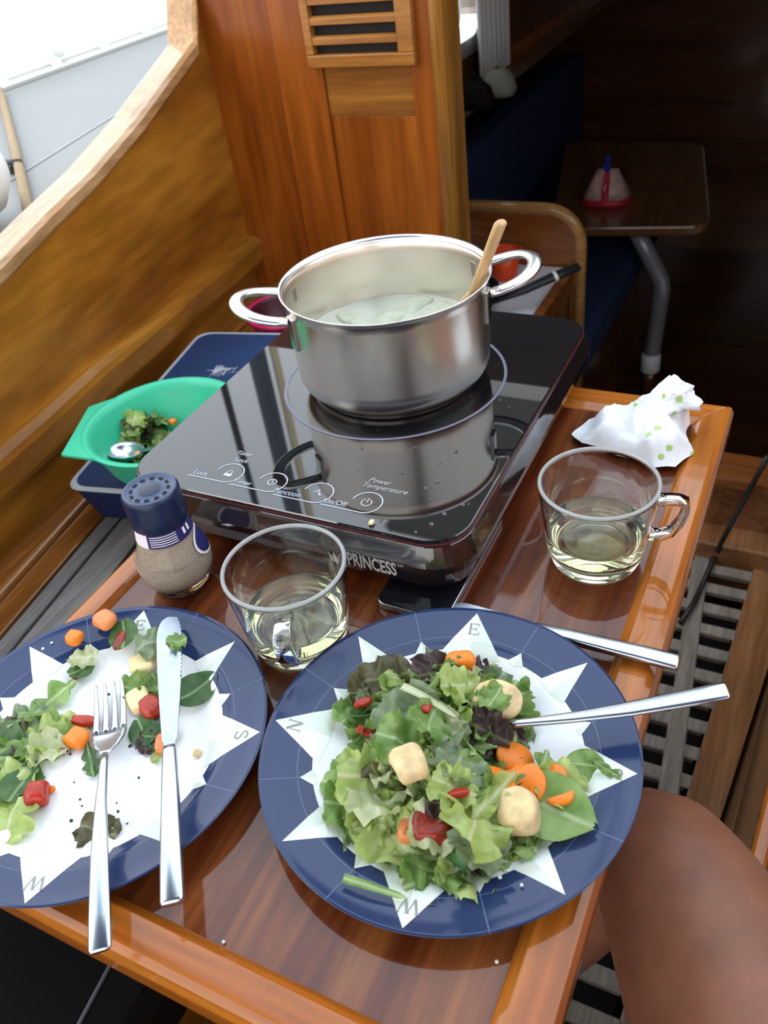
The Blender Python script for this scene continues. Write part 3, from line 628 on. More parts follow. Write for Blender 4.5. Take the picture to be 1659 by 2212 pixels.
def place(vs, x, y, ang=0):
    c_, s_ = math.cos(ang), math.sin(ang); return [(x+v[0]*c_-v[1]*s_, y+v[0]*s_+v[1]*c_, v[2]) for v in vs]
knobs = [((792, 1086), 'On/Off', (745, 1091)), ((687, 1065), 'Function', (640, 1070)), ((588, 1042), 'Timer', (543, 1047)), ((496, 1022), 'Lock', (445, 1026))]
for i, (kp, word, wp) in enumerate(knobs):
    k = atz(*kp, KZ); R_ = .0135
    ringp = [(k.x+R_*math.cos(math.radians(a)), k.y+R_*math.sin(math.radians(a))) for a in range(175, -91, -10)]+[(k.x-.02, k.y-R_), (k.x-.037, k.y-R_)]
    v_, f_ = strip(ringp, .0011); decal('touch_mark', v_, f_, 'print_grey')
    v_, f_ = text_mesh(word, .0085, .9); decal('word', place(v_, k.x-.026, k.y-R_+.0055), f_, 'print_grey')
    if i == 0:
        v_, f_ = strip([(k.x+.0045*math.cos(math.radians(a)), k.y+.0045*math.sin(math.radians(a))) for a in range(60, -241, -15)], .0011); decal('power_symbol', v_, f_, 'print_white')
        v_, f_ = strip([(k.x, k.y), (k.x, k.y+.006)], .0011); decal('power_symbol', v_, f_, 'print_white')
    elif i == 1:
        v_, f_ = strip([(k.x-.004, k.y), (k.x, k.y+.004), (k.x+.0005, k.y), (k.x+.004, k.y-.003)], .0013); decal('arrow_symbol', v_, f_, 'print_grey')
    elif i == 2:
        v_, f_ = strip([(k.x+.004*math.cos(math.radians(a)), k.y+.004*math.sin(math.radians(a))) for a in range(0, 361, 20)], .001); decal('clock_symbol', v_, f_, 'print_grey')
        v_, f_ = strip([(k.x, k.y+.003), (k.x, k.y), (k.x+.002, k.y)], .001); decal('clock_symbol', v_, f_, 'print_grey')
    else:
        v_, f_ = strip([(k.x-.004, k.y-.003), (k.x+.004, k.y-.003)], .004); decal('lock_symbol', v_, f_, 'print_grey')
        v_, f_ = strip([(k.x-.0025, k.y-.001), (k.x-.0015, k.y+.003), (k.x+.0015, k.y+.003), (k.x+.0025, k.y-.001)], .001); decal('lock_symbol', v_, f_, 'print_grey')
for word, pp, s_ in (('Power', (821, 1041), .0088), ('Temperature', (831, 1056), .0088), ('Timer', (528, 981), .008), ('Lock', (522, 995), .008)):
    k = atz(*pp, KZ); v_, f_ = text_mesh(word, s_, .9, shear=.25); decal('word', place(v_, k.x, k.y), f_, 'print_grey' if s_ < .0085 else 'print_white')
# brand word on the sloping front face
q0, q1 = Vector((0, KF-.0085, .0385)), Vector((0, KF-.003, .054))     # slope of the front
def front(px, py): return atn(px, py, Vector((0, KF-.007, .034)), Vector((0, -1, .0)))
pc = front(803, 1209); xw = front(856, 1220).x-front(750, 1196).x
v_, f_ = text_mesh('PRINCESS', .02, 1, bold=.0006); wid = max(v[0] for v in v_)-min(v[0] for v in v_)
m = MB(); sc_ = xw/wid
m.add([(pc.x+v[0]*sc_, KF-.0083-.0004+max(0, 0), .033+v[1]*.95) for v in v_], f_); m.build('brand_word', 'print_white', ck, W=True)
v_, f_ = text_mesh('TM', .004); m = MB(); m.add([(pc.x+xw/2+.004+v[0], KF-.0087, .039+v[1]) for v in v_], f_); m.build('trade_mark', 'print_white', ck, W=True)
cxw = pc.x-xw/2-.008
m = MB(); cr = [(-.006, -.005), (.006, -.005), (.007, .006), (.003, .001), (0, .007), (-.003, .001), (-.007, .006)]
m.add([(cxw+a, KF-.0087, .033+b) for a, b in cr], [(0, 1, 3), (1, 2, 3), (0, 3, 5), (3, 4, 5), (0, 5, 6)]); m.build('crown_mark', 'print_white', ck, W=True)
# droplets on the glass
random.seed(3); m = MB()
dps = [(817, 928), (1017, 855), (897, 967), (905, 969), (782, 968), (945, 1040), (930, 1078), (1000, 1090), (960, 1110), (775, 1015), (1080, 865), (1012, 1089), (1100, 880), (950, 1000), (985, 975), (890, 1033), (965, 1074), (920, 1055), (898, 1149), (932, 1132), (870, 1020), (1060, 830), (880, 1090)]
for px_, py_ in dps:
    p = atz(px_, py_, KZ+.0003); r_ = random.choice((.0009, .0012, .0018)); m.lathe([(r_, 0), (r_*.8, r_*.45), (0, r_*.65)], 8, Matrix.Translation(p))
tag(m.build('water_droplets', 'drop', smooth=True), 'scattered clear water droplets on the cooker glass', 'water', kind='stuff')
def chunk(name, mat, p, s, label=None, cat=None, group=None, seed=0, rz=0, tilt=0, parent=None, round_=.35):
    random.seed(seed); m = MB(); lo = []
    for z_, k in ((0, .5), (.02, .86), (.22, 1), (.72, .98), (.96, .8), (1, .45)):
        lo.append([(s[0]*k*(a+random.uniform(-.1, .1)), s[1]*k*(b+random.uniform(-.1, .1)), s[2]*(z_+random.uniform(-.06, .06))) for a, b in ((.5, -.32), (.5, 0), (.5, .32), (.34, .5), (0, .5), (-.34, .5), (-.5, .32), (-.5, 0), (-.5, -.32), (-.34, -.5), (0, -.5), (.34, -.5))])
    m.loft(lo); o = m.build(name, mat, parent, smooth=True, sub=1); o.location = p; o.rotation_euler = (tilt, tilt*.6, rz)
    return tag(o, label, cat, group)
chunk('food_crumb', 'cheese', atz(803, 1131, KZ+.0005), (.004, .0055, .003), 'tiny tan crumb on the cooker glass', 'crumb', seed=8)

# ================================================================== POT
pot = thing('cooking_pot', 'stainless steel cooking pot with two loop handles on the cooker', 'pot', (PX, PY, KZ+.0004), math.radians(30))
H = PZ-KZ
prof = [(0, 0), (.083, 0), (.0845, .002), (.0845, .005), (.0875, .0075), (.0925, .012), (.0955, .019), (.0965, .03), (.0972, H-.012), (.0978, H-.006), (.0995, H-.002), (.1012, H), (.1005, H+.0012), (.098, H-.001), (.0958, H-.006), (.0952, H-.014), (.0945, .03), (.093, .018), (.086, .010), (0, .009)]
m = MB(); m.lathe(prof[3:], 96); m.build('pot_body', 'steel', pot, smooth=True)
m = MB(); m.lathe(prof[:5], 96); m.build('base_disc', 'steel_dark', pot, smooth=True)
m = MB(); m.lathe([(.0975, H-.005), (.0995, H-.0018), (.1012, H+.0003), (.1010, H+.0014), (.0990, H+.0006), (.0968, H-.003)], 96, close=True); m.build('rim', 'steel_rim', pot, smooth=True)
for sgn in (1, -1):
    pts = []
    for k in range(25):
        a = -PI/2+PI*k/24; pts.append((sgn*(.094+.048*max(0, math.cos(a))**.75), .036*math.sin(a)/max(.0001, 1)*(1-.06*abs(math.sin(a))**3), H-.016+.012*max(0, math.cos(a))))
    m = MB(); m.tube(pts, .0070, 12, flat=.55, up=(0, 0, 1)); m.build('handle', 'steel_rim', pot, smooth=True)
    for q in (-1, 1):
        m = MB(); m.box(-.0015, .003, -.007, .007, -.024, .008, Matrix.Rotation(math.atan2(q*.034, sgn*.09), 4, 'Z') @ Matrix.Translation((.0965, 0, H-.02))); m.build('handle_bracket', 'steel_dark', pot, bevel=.001)
LZ = .045
sp = thing('vegetable_soup', 'pale cloudy cooking liquid with soft vegetables in the steel pot', 'soup', (PX, PY, KZ+LZ))
m = MB(); n = 64; lo = []
for r_ in (.0, .02, .04, .06, .08, .0945):
    lo.append([(r_*math.cos(2*PI*i/n), r_*math.sin(2*PI*i/n), .0012*noise.noise(Vector((r_*math.cos(2*PI*i/n)*40, r_*math.sin(2*PI*i/n)*40, 3)))) for i in range(n)])
m.loft(lo, False, False); m.build('liquid_surface', 'soup', sp, smooth=True)
random.seed(11)
for px_, py_, s_ in ((900, 655, .05), (960, 668, .036), (840, 690, .045), (780, 700, .03), (990, 640, .03), (700, 668, .03)):
    p = atz(px_, py_, KZ+LZ)-sp.location; d_ = Vector((p.x, p.y)); 
    if d_.length > .07: p *= .07/d_.length
    chunk('vegetable_piece', 'veg_pale', (p.x, p.y, -.010), (s_, s_*.6, .0125), seed=int(px_), rz=random.random()*3, parent=sp)
ws = thing('wooden_spoon', 'light wooden spoon handle leaning on the rim of the pot', 'spoon', (0, 0, 0))
p1 = aty(1082, 478, PY+.0); rimp = Vector((PX+.0945*math.cos(math.radians(14)), PY+.0945*math.sin(math.radians(14)), PZ+.008))
tip = rimp+(atz(1082, 478, .225)-rimp).normalized()*.072; tip = atz(1083, 478, .222)
low = rimp+(rimp-tip)*.92
aim(ws, tip, low, 0); L_ = (low-tip).length
m = MB(); lo = []
for t, wy_, wz_ in ((0, .002, .002), (.01, .0055, .0035), (.03, .0072, .0042), (.3, .0068, .0042), (.75, .006, .004), (.85, .006, .004)):
    lo.append([(t*L_, wy_*math.cos(2*PI*j/12), wz_*math.sin(2*PI*j/12)) for j in range(12)])
m.loft(lo); m.build('handle', 'spoon_wood', ws, smooth=True)
m = MB(); lo = []
for t, wy_, wz_ in ((.84, .006, .004), (.9, .014, .004), (.96, .017, .0035), (1.0, .012, .003), (1.02, .004, .002)):
    lo.append([(t*L_, wy_*math.cos(2*PI*j/12), wz_*math.sin(2*PI*j/12)) for j in range(12)])
m.loft(lo); m.build('spoon_bowl', 'spoon_wood', ws, smooth=True)

# ================================================================== GLASS CUPS WITH WINE
def glass_cup(cx_, cy_, ang, label, wl_lab):
    t = thing('glass_cup', label, 'cup', (cx_, cy_, .0005), ang)
    Hc = .08; o = [(0, .001), (.015, .001), (.029, .0006), (.031, 0), (.033, .0006), (.0345, .002), (.036, .0045), (.0375, .008), (.039, .0135), (.0405, .02), (.042, .032), (.0435, .045), (.0449, .058), (.0460, .069), (.0464, .073), (.0467, .0762)]
    o += [(.0456+.0013*math.cos(math.radians(a_)), Hc-.0030+.0014*math.sin(math.radians(a_))) for a_ in (10, 35, 60, 90, 120, 145, 170)]
    i = [(.0442, .0755), (.0439, .073), (.0435, .068), (.0425, .057), (.0411, .044), (.0396, .031), (.0382, .022), (.0365, .0165), (.034, .013), (.030, .0107), (.026, .0098), (.02, .0094), (.01, .0092), (0, .0092)]
    m = MB(); m.lathe(o+i, 64); m.build('cup_body', 'cup_glass', t, smooth=True)
    m = MB(); m.lathe([(.0456+.0016*math.cos(2*PI*k/12), Hc-.0008+.0016*math.sin(2*PI*k/12)) for k in range(12)], 72, close=True); m.build('rim', 'cup_rim_glint', t, smooth=True)  # paler ring added to give the cup edge its sky glint
    pts = [(.0435, 0, .066), (.052, 0, .0675), (.060, 0, .068), (.0655, 0, .066), (.0665, 0, .060), (.0635, 0, .048), (.0575, 0, .036), (.050, 0, .031), (.0412, 0, .031)]
    m = MB(); m.tube(pts, .0062, 10, flat=.45, up=(0, 1, 0)); m = MB()
    lo = []
    P = [Vector(p) for p in pts]
    for k in range(len(P)):
        tt_ = (P[min(k+1, len(P)-1)]-P[max(k-1, 0)]).normalized(); nn = Vector((0, 1, 0)).cross(tt_)
        lo.append([P[k]+Vector((0, 1, 0))*a*.0065+nn*b*.0026 for a, b in ((-1, -.6), (-.8, -1), (.8, -1), (1, -.6), (1, .6), (.8, 1), (-.8, 1), (-1, .6))])
    m.loft(lo); m.build('handle', 'cup_glass', t, smooth=True)
    wn_ = thing('white_wine', wl_lab, 'wine', (cx_, cy_, .0095))
    m = MB(); pr = [(0, .0), (.0262, .0003), (.0341, .0036), (.0384, .0126), (.0402, .0236), (.0402, .0242), (.039, .0236), (0, .0234)]
    m.lathe(pr, 64); m.build('wine_body', 'wine', wn_, smooth=True)
    return t
kk = (.487-.08)/(.487-.085)
c1 = (-.305*kk, .3565*kk); c2 = (-.1156*kk, .5184*kk)
h1 = atz(622, 1380, .05); h2 = atz(1465, 1120, .05)
glass_cup(*c1, math.atan2(h1.y-c1[1], h1.x-c1[0]), 'clear glass cup of white wine between the two plates', 'pale white wine in the glass cup between the plates')
glass_cup(*c2, math.atan2(h2.y-c2[1], h2.x-c2[0]), 'clear glass cup of white wine beside the paper napkin', 'pale white wine in the glass cup beside the napkin')

# ================================================================== SPICE GRINDER
SXY = (-.446, .385)
sk = thing('spice_grinder', 'glass spice jar with dark blue grinder cap beside the cooker', 'spice jar', (*SXY, .0003))
og = [(0, 0), (.022, 0), (.0245, .002), (.0245, .006), (.0235, .0085), (.029, .013), (.0322, .022), (.0322, .03), (.0305, .037), (.0275, .045), (.0245, .054), (.0222, .063), (.021, .072)]
m = MB(); m.lathe(og, 48); m.build('jar_glass', 'shaker_glass', sk, smooth=True)
ig = [(0, .0102), (.021, .0102), (.0275, .0145), (.0308, .0225), (.0308, .0298), (.029, .0365), (.026, .0446), (.0232, .0536), (.021, .0625), (0, .0628)]
m = MB(); m.lathe(ig, 48); m.build('ground_spice', 'spice', sk, smooth=True)
m = MB(); m.lathe([(.0306, .0362), (.0316, .0368), (.0306, .0376), (.0299, .0368)], 48, close=True); m.build('glass_ridge', 'shaker_glass', sk, smooth=True)
lo = []; n = 60
for r_, z_, rib in ((.0222, .0705, 1), (.0238, .0735, 1), (.0236, .084, 1), (.0238, .096, 0), (.0236, .1005, 0), (.0222, .1025, 0)):
    lo.append([((r_+(.0004 if rib and i % 2 else 0))*math.cos(2*PI*i/n), (r_+(.0004 if rib and i % 2 else 0))*math.sin(2*PI*i/n), z_) for i in range(n)])
m = MB(); m.loft(lo, True, False); cap_ = m.build('cap', 'shaker_cap', sk, smooth=True)
m = MB(); m.lathe([(.0222, .1026), (.0205, .1032), (.019, .1018), (.011, .1014), (.0095, .1022), (0, .1024)], 48); m.build('cap_top', 'shaker_top', cap_, smooth=True)
m = MB(); m.lathe([(.0095, .1025), (.007, .1031), (0, .1032)], 32); m.build('cap_button', 'shaker_cap', cap_, smooth=True)
for k in range(12):
    a = 2*PI*k/12; m = MB(); m.box(-.0019, .0019, -.0011, .0011, .1017, .1022, Matrix.Rotation(a, 4, 'Z') @ Matrix.Translation((.0153, 0, 0)) @ Matrix.Rotation(PI/2, 4, 'Z')); m.build('hole_shade', 'gap_shade', cap_)  # solid black box painted as the shade inside a hole
va = math.atan2(-SXY[1], -SXY[0])        # toward the camera
def band(a0, a1, z0, z1, rr0, rr1, name, mat, n=24):
    m = MB(); m.loft([[((r_)*math.cos(a0+(a1-a0)*i/n), r_*math.sin(a0+(a1-a0)*i/n), z_) for i in range(n+1)] for r_, z_ in ((rr0, z0), (rr1, z1))], False, False, closed=False); return m.build(name, mat, sk, smooth=True)
band(va-1.2, va+2.9, .058, .0708, .0241, .0222, 'neck_label', 'label_navy')
band(va-1.55, va-.75, .058, .0708, .0243, .0224, 'label_panel', 'label_white')
for k in range(5): band(va-.65, va+.35, .0600+k*.0021, .0608+k*.0021, .02412-.00031*k, .024-.00031*k, 'label_print', 'label_white')
for k in range(2): band(va+.62+.22*k, va+.74+.22*k, .0625, .0685, .0239, .023, 'label_print', 'label_white', 6)
def oval(a_c, zc, ra, rz, name, mat, lift):
    m = MB(); vs = []; n = 28
    def rad(z): 
        for (r0, z0_), (r1_, z1_) in zip(og[5:], og[6:]):
            if z0_ <= z <= z1_: return r0+(r1_-r0)*(z-z0_)/(z1_-z0_)
        return .03
    rings = []
    for s_ in (0.001, .35, .7, 1):
        rings.append([])
        for i in range(n):
            th = 2*PI*i/n; z_ = zc+rz*s_*math.sin(th); a = a_c+ra*s_*math.cos(th); r_ = rad(z_)+lift; rings[-1].append((r_*math.cos(a), r_*math.sin(a), z_))
    m.loft(rings, False, False); return m.build(name, mat, sk, smooth=True)
oval(va+1.35, .044, .62, .0125, 'oval_label', 'label_white', .0005)
oval(va+1.35, .044, .52, .0105, 'oval_label', 'label_navy', .0008)

# ================================================================== PLATES
PRo = .125
pprof = [(0, .004), (.03, .004), (.066, .004), (.074, .0052), (.082, .008), (.088, .0104), (.093, .012), (.0955, .0127), (.0975, .0136), (.1, .0142), (.111, .0165), (.122, .0188), (.125, .0203)]
def pz(r):
    for (r0, z0), (r1_, z1) in zip(pprof, pprof[1:]):
        if r0 <= r <= r1_: return z0+(z1-z0)*(r-r0)/(r1_-r0)
    return pprof[-1][1]
WR = .0905
def drape(tris, lift, sub=5):      # triangles in the plate plane, subdivided and laid on the plate
    m = MB()
    for A, B, Cc in tris:
        A, B, Cc = Vector(A), Vector(B), Vector(Cc); vs = []; idx = {}; fs = []
        for i in range(sub+1):
            for j in range(sub+1-i):
                p = A+(B-A)*(i/sub)+(Cc-A)*(j/sub); idx[i, j] = len(vs); vs.append((p.x, p.y, pz(p.length)+lift))
        for i in range(sub):
            for j in range(sub-i):
                fs.append((idx[i, j], idx[i+1, j], idx[i, j+1]))
                if j < sub-i-1: fs.append((idx[i+1, j], idx[i+1, j+1], idx[i, j+1]))
        m.add(vs, fs)
    return m
def pol(r, a): return Vector((r*math.cos(a), r*math.sin(a)))
def letter(ch):
    if ch == 'E': S = [((-.28, -.5), (-.28, .5), .16), ((-.42, .47), (.36, .47), .06), ((-.42, -.47), (.4, -.47), .06), ((-.28, .02), (.2, .02), .06), ((.36, .47), (.36, .28), .06), ((.4, -.47), (.42, -.25), .06), ((.2, .15), (.2, -.11), .06)]
    elif ch == 'N': S = [((-.35, -.5), (-.35, .5), .07), ((.35, -.5), (.35, .5), .07), ((-.38, .5), (.35, -.5), .17), ((-.52, .48), (-.25, .48), .05), ((-.5, -.48), (-.2, -.48), .05), ((.2, .48), (.5, .48), .05)]
    elif ch == 'W': S = [((-.6, .5), (-.3, -.5), .16), ((-.3, -.5), (0, .5), .07), ((0, .5), (.3, -.5), .16), ((.3, -.5), (.6, .5), .07), ((-.75, .48), (-.42, .48), .05), ((-.15, .48), (.15, .48), .05), ((.45, .48), (.75, .48), .05)]
    else:
        pts = [(.3, .3), (.2, .46), (0, .5), (-.2, .46), (-.28, .3), (-.22, .12), (0, .02), (.22, -.1), (.3, -.28), (.2, -.45), (0, -.5), (-.22, -.45), (-.3, -.28)]
        S = [(a, b, .12) for a, b in zip(pts, pts[1:])]+[((.3, .3), (.3, .5), .05), ((-.3, -.28), (-.3, -.5), .05)]
    return S
def plate(cx_, cy_, rot, label, nm='dinner_plate'):
    t = thing(nm, label, 'plate', (cx_, cy_, 0), rot)
    under = [(.1245, .0190), (.121, .0168), (.1, .0120), (.088, .006), (.08, .0018), (.074, .0003), (.072, .0003), (.070, .0018), (0, .0018)]
    m = MB(); m.lathe(list(reversed([p for p in pprof if p[0] < WR]+[(WR, pz(WR))])), 256); m.build('plate_well', 'white_melamine', t, smooth=True)
    m = MB(); m.lathe([(WR, pz(WR))]+[p for p in pprof if p[0] > WR]+under, 256); m.build('plate_rim', 'navy_melamine', t, smooth=True)
    # rim lines
    for rl in (.1,):
        m = MB(); n = 96; m.loft([[(r_*math.cos(2*PI*i/n), r_*math.sin(2*PI*i/n), pz(r_)+.00012) for i in range(n)] for r_ in (rl-.00025, rl+.00025)], False, False); m.build('rim_line', 'plate_line', t)
    for k in range(8):
        a = math.radians(22.5+45*k); d_ = Vector((-math.sin(a), math.cos(a)))*.0003; m = MB(); lo = []
        for r_ in (.096, .1, .11, .122, .1245): p = pol(r_, a); lo.append([(p.x-d_.x, p.y-d_.y, pz(r_)+.00015), (p.x+d_.x, p.y+d_.y, pz(r_)+.00015)])
        m.loft(lo, False, False, closed=False); m.build('rim_line', 'plate_line', t)
    for k in range(16):
        a = math.radians(22.5*k)
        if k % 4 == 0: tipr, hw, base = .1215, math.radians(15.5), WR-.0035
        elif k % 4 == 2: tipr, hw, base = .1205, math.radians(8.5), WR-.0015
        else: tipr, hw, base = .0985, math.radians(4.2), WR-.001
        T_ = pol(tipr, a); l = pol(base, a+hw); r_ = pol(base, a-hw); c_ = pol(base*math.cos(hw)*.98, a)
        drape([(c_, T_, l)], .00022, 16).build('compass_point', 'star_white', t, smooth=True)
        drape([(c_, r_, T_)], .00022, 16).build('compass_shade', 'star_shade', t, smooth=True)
    for ch, a in (('S', 0), ('E', 90), ('N', 180), ('W', 270)):
        a = math.radians(a); S = letter(ch); hgt = .0095; o_ = pol(.1075, a); upv = pol(1, a); rv = Vector((upv.y, -upv.x)); m = MB()
        for A, B, w_ in S:
            v_, f_ = strip([A, B], w_); vs = []
            for q in v_:
                p = o_+rv*q[0]*hgt+upv*q[1]*hgt; vs.append((p.x, p.y, pz(p.length)+.0005))
            m.add(vs, f_)
        m.build('letter', 'letter_ink', t)
    return t
P1 = Vector((-.3944, .2164, 0)); P2 = Vector((-.157, .2963, 0))
plate(P1.x, P1.y, math.radians(21.4), 'navy rimmed compass plate with a few leftovers under fork and knife')
plate(P2.x, P2.y, math.radians(10.9), 'navy rimmed compass plate heaped with green salad')

# ================================================================== CUTLERY
def section(x, hw, hz, z0=0, n=12, p=.6):
    return [(x, hw*math.copysign(abs(math.cos(2*PI*j/n))**p, math.cos(2*PI*j/n)), z0+hz*math.copysign(abs(math.sin(2*PI*j/n))**p, math.sin(2*PI*j/n))) for j in range(n)]
def knife(p0, p1, label, L=None, hl=.112, wide=1.0):
    t = thing('table_knife', label, 'knife'); L = (Vector(p1)-Vector(p0)).length if L is None else L
    aim(t, p0, p1)
    m = MB(); m.loft([section(0, .0064, .0022), section(.002, .0072, .0030), section(.03, .0070, .0036), section(.08, .0058, .0038), section(hl-.004, .0048, .0034), section(hl, .0044, .0026)]); m.build('handle', 'cutlery_steel', t, smooth=True)
    # blade outline with a serrated edge toward -Y
    bl = L-hl; back = []; edge = []; n = 60
    for i in range(n+1):
        u = i/n; x = hl-.001+bl*u
        wb = (.0046+.004*math.sin(min(1, u*1.15)*PI/2))*wide; we = (.0046+.0065*math.sin(min(1, u*1.1)*PI/2))*wide
        if u > .82: k = math.sqrt(max(0, 1-((u-.82)/.18)**2)); we *= .45+.55*k if u < .999 else .1; wb *= k
        if u < .05: wb *= .8; we *= .8
        if .45 < u < .97: we -= .0006*(i % 2)
        back.append((x, wb)); edge.append((x, -we))
    poly = back+edge[::-1]; m = MB()
    nb = len(back)
    vs = [(x, y, .0009) for x, y in poly]+[(x, y, -.0009) for x, y in poly]; fs = []
    for i in range(nb-1):
        j = 2*nb-1-i; fs.append((i, j, j-1, i+1)); fs.append((2*nb+i, 2*nb+i+1, 2*nb+j-1, 2*nb+j))
    for i in range(2*nb): k = (i+1) % (2*nb); fs.append((i, i+2*nb, k+2*nb, k)[::-1])
    m.add(vs, fs); m.build('blade', 'blade_steel', t)
    return t
def fork(p0, p1, label, arch=.012, flip=False):
    t = thing('table_fork', label, 'fork'); L = (Vector(p1)-Vector(p0)).length; aim(t, p0, p1)
    hb = L-.073
    def zz(x):         # handle arch then a dished head
        u = x/L; return arch*math.sin(min(1, u/.78)*PI)*.8 - (.006*math.sin(max(0, (x-hb)/(L-hb))*PI) if x > hb else 0)
    m = MB(); lo = []
    for x, hw, hz in ((0, .0054, .0012), (.0015, .0066, .0018), (.02, .0066, .0019), (.06, .0056, .0019), (.095, .0040, .0020), (hb-.008, .0026, .0023), (hb, .0026, .0023)): lo.append(section(x, hw, hz, zz(x), p=.75))
    m.loft(lo); m.build('handle', 'cutlery_steel', t, smooth=True)
    m = MB(); lo = []
    for u, hw in ((0, .0026), (.08, .0045), (.16, .0085), (.26, .0116), (.36, .0125), (.42, .0126)):
        x = hb-.001+u*(L-hb); hz = .0012
        ring = []
        for s_ in (1, -1):
            for k in range(9):
                y = hw*(-1+k/4)*s_; ring.append((x, y, zz(x)+.0022*(abs(y)/.0126)**2*(1 if u > .1 else 0)+hz*.7*s_))
        lo.append(ring)
    m.loft(lo); m.build('head', 'cutlery_steel', t, smooth=True)
    for k in range(4):
        yc = (-1.5+k)*.0067; m = MB(); lo = []
        for u in (.39, .45, .55, .65, .75, .85, .93, .985, 1.0):
            x = hb+u*(L-hb); hw = .0024*(1-.5*max(0, (u-.45)/.55)); hw = hw if u < .99 else .0005
            yy = yc*(1-.02*u); lo.append([(x, yy+hw*a, zz(x)+.0022*(abs(yc)/.0126)**2+.0009*b) for a, b in ((-1, -.6), (-.6, -1), (.6, -1), (1, -.6), (1, .6), (.6, 1), (-.6, 1), (-1, .6))])
        m.loft(lo); m.build('tine', 'cutlery_steel', t, smooth=True)
    return t
knife(atz(372, 1953, .0262), atz(362, 1333, .0262), 'steel table knife with serrated blade lying across the leftovers plate')
fork(atz(216, 2056, .0235), atz(236, 1476, .0125), 'steel fork lying tines up on the leftovers plate', arch=.010)
knife(Vector((-.031, .4225, .0125)), Vector((-.203, .4185, .0135)), 'steel table knife tucked under the rim of the salad plate', hl=.108, wide=.8)
fork(atz(1573, 1491, .056), Vector((-.19, .292, .016)), 'steel fork resting on the salad plate with its tines in the salad', arch=-.006)

# ================================================================== NAPKIN, PHONE
nk0 = Vector((-.118, .70, .0054)); nk = thing('paper_napkin', 'crumpled white paper napkin with green dots at the table corner', 'napkin', tuple(nk0))
out = [atz(*p, .006)-nk0 for p in ((1228, 938), (1262, 905), (1330, 880), (1395, 870), (1450, 842), (1486, 880), (1492, 930), (1503, 985), (1462, 1012), (1420, 1017), (1372, 990), (1300, 972), (1250, 962))]
m = MB(); R_ = 14; NS = 96; lo = []
pk = atz(1462, 878, .03)-nk0
import itertools
for i in range(R_+1):
    s_ = i/R_; ring = []
    for j in range(NS):
        f_ = j/NS*len(out); a = out[int(f_)]; b = out[(int(f_)+1) % len(out)]; e_ = a.lerp(b, f_-int(f_))
        p = Vector((e_.x, e_.y, 0))*s_*.93
        q = Vector((p.x+.3, p.y, 0))
        z = .028*(1-s_**1.6)+.014*noise.noise(q*28)*(1-s_*.35)+.020*(.35-abs(noise.noise(q*34+Vector((5, 2, 1)))))+.012*(.3-abs(noise.noise(q*75)))
        z += .040*math.exp(-((p.x-pk.x)**2+(p.y-pk.y)**2)/.00042)*1.0
        z *= min(1, (1-s_)*5+.12)
        p += Vector((noise.noise(q*45+Vector((9, 0, 0))), noise.noise(q*45+Vector((0, 9, 0))), 0))*.006*s_
        ring.append((p.x, p.y, max(0.0004, z)))
    lo.append(ring)
m.loft(lo, False, False); o = m.build('paper_sheet', 'napkin', nk, smooth=True)
tp = atz(1462, 838, .0)
m = MB(); tw = []; base = Vector((pk.x, pk.y, .03)); topp = aty(1466, 830, nk0.y+pk.y)-nk0
for k in range(7):
    u = k/6; c_ = base.lerp(topp, u); r_ = .016*(1-u)**.8+.005+(.003 if k == 5 else 0)
    tw.append([(c_.x+r_*(1+.3*math.sin(3*j+k))*math.cos(2*PI*j/14), c_.y+r_*(1+.3*math.sin(2*j+k))*math.sin(2*PI*j/14), c_.z) for j in range(14)])
m.loft(tw); m.build('twisted_corner', 'napkin', nk, smooth=True)
pn_ = thing('smartphone', 'slim black phone tucked under the front of the cooker', 'phone', (-.2365, .481, .0004))
m = MB(); m.loft([rrect(-.0315, .0315, -.07, .07, .009, z) for z in (0, .0066)]); m.build('phone_frame', 'phone_edge', pn_, bevel=.0008)
m = MB(); m.loft([rrect(-.0308, .0308, -.0693, .0693, .0085, z) for z in (.0067, .0074)]); m.build('screen', 'phone_black', pn_)

# ================================================================== BLUE CASE, GREEN BOWL, MAGENTA BOWL
cz = BZ+.06; ca, cb2 = atz(138, 1053, cz), atz(432, 716, cz); cdv = (cb2-ca); cl = cdv.length; ang = math.atan2(cdv.y, cdv.x)
cs = thing('blue_case', 'flat dark blue case with pale rim under the green bowl', 'case', (ca.x, ca.y, BZ+.0015), ang)
CWd = .195
def cloop(i, z, r=.022): return rrect(i, cl-i, -CWd+i, -i, r, z)
m = MB(); m.loft([cloop(.016, 0), cloop(.013, .003), cloop(.002, .05), cloop(.001, .0543)]); m.build('case_body', 'case_side', cs, smooth=False)
m = MB(); m.loft([cloop(0, .0545), cloop(-.001, .056), cloop(0, .0575), cloop(.005, .0585), cloop(.006, .0575)], True, True); m.build('case_rim', 'case_rim', cs)
m = MB(); m.loft([cloop(.0055, .0577), cloop(.0065, .0582)]); m.build('case_lid', 'case_blue', cs)
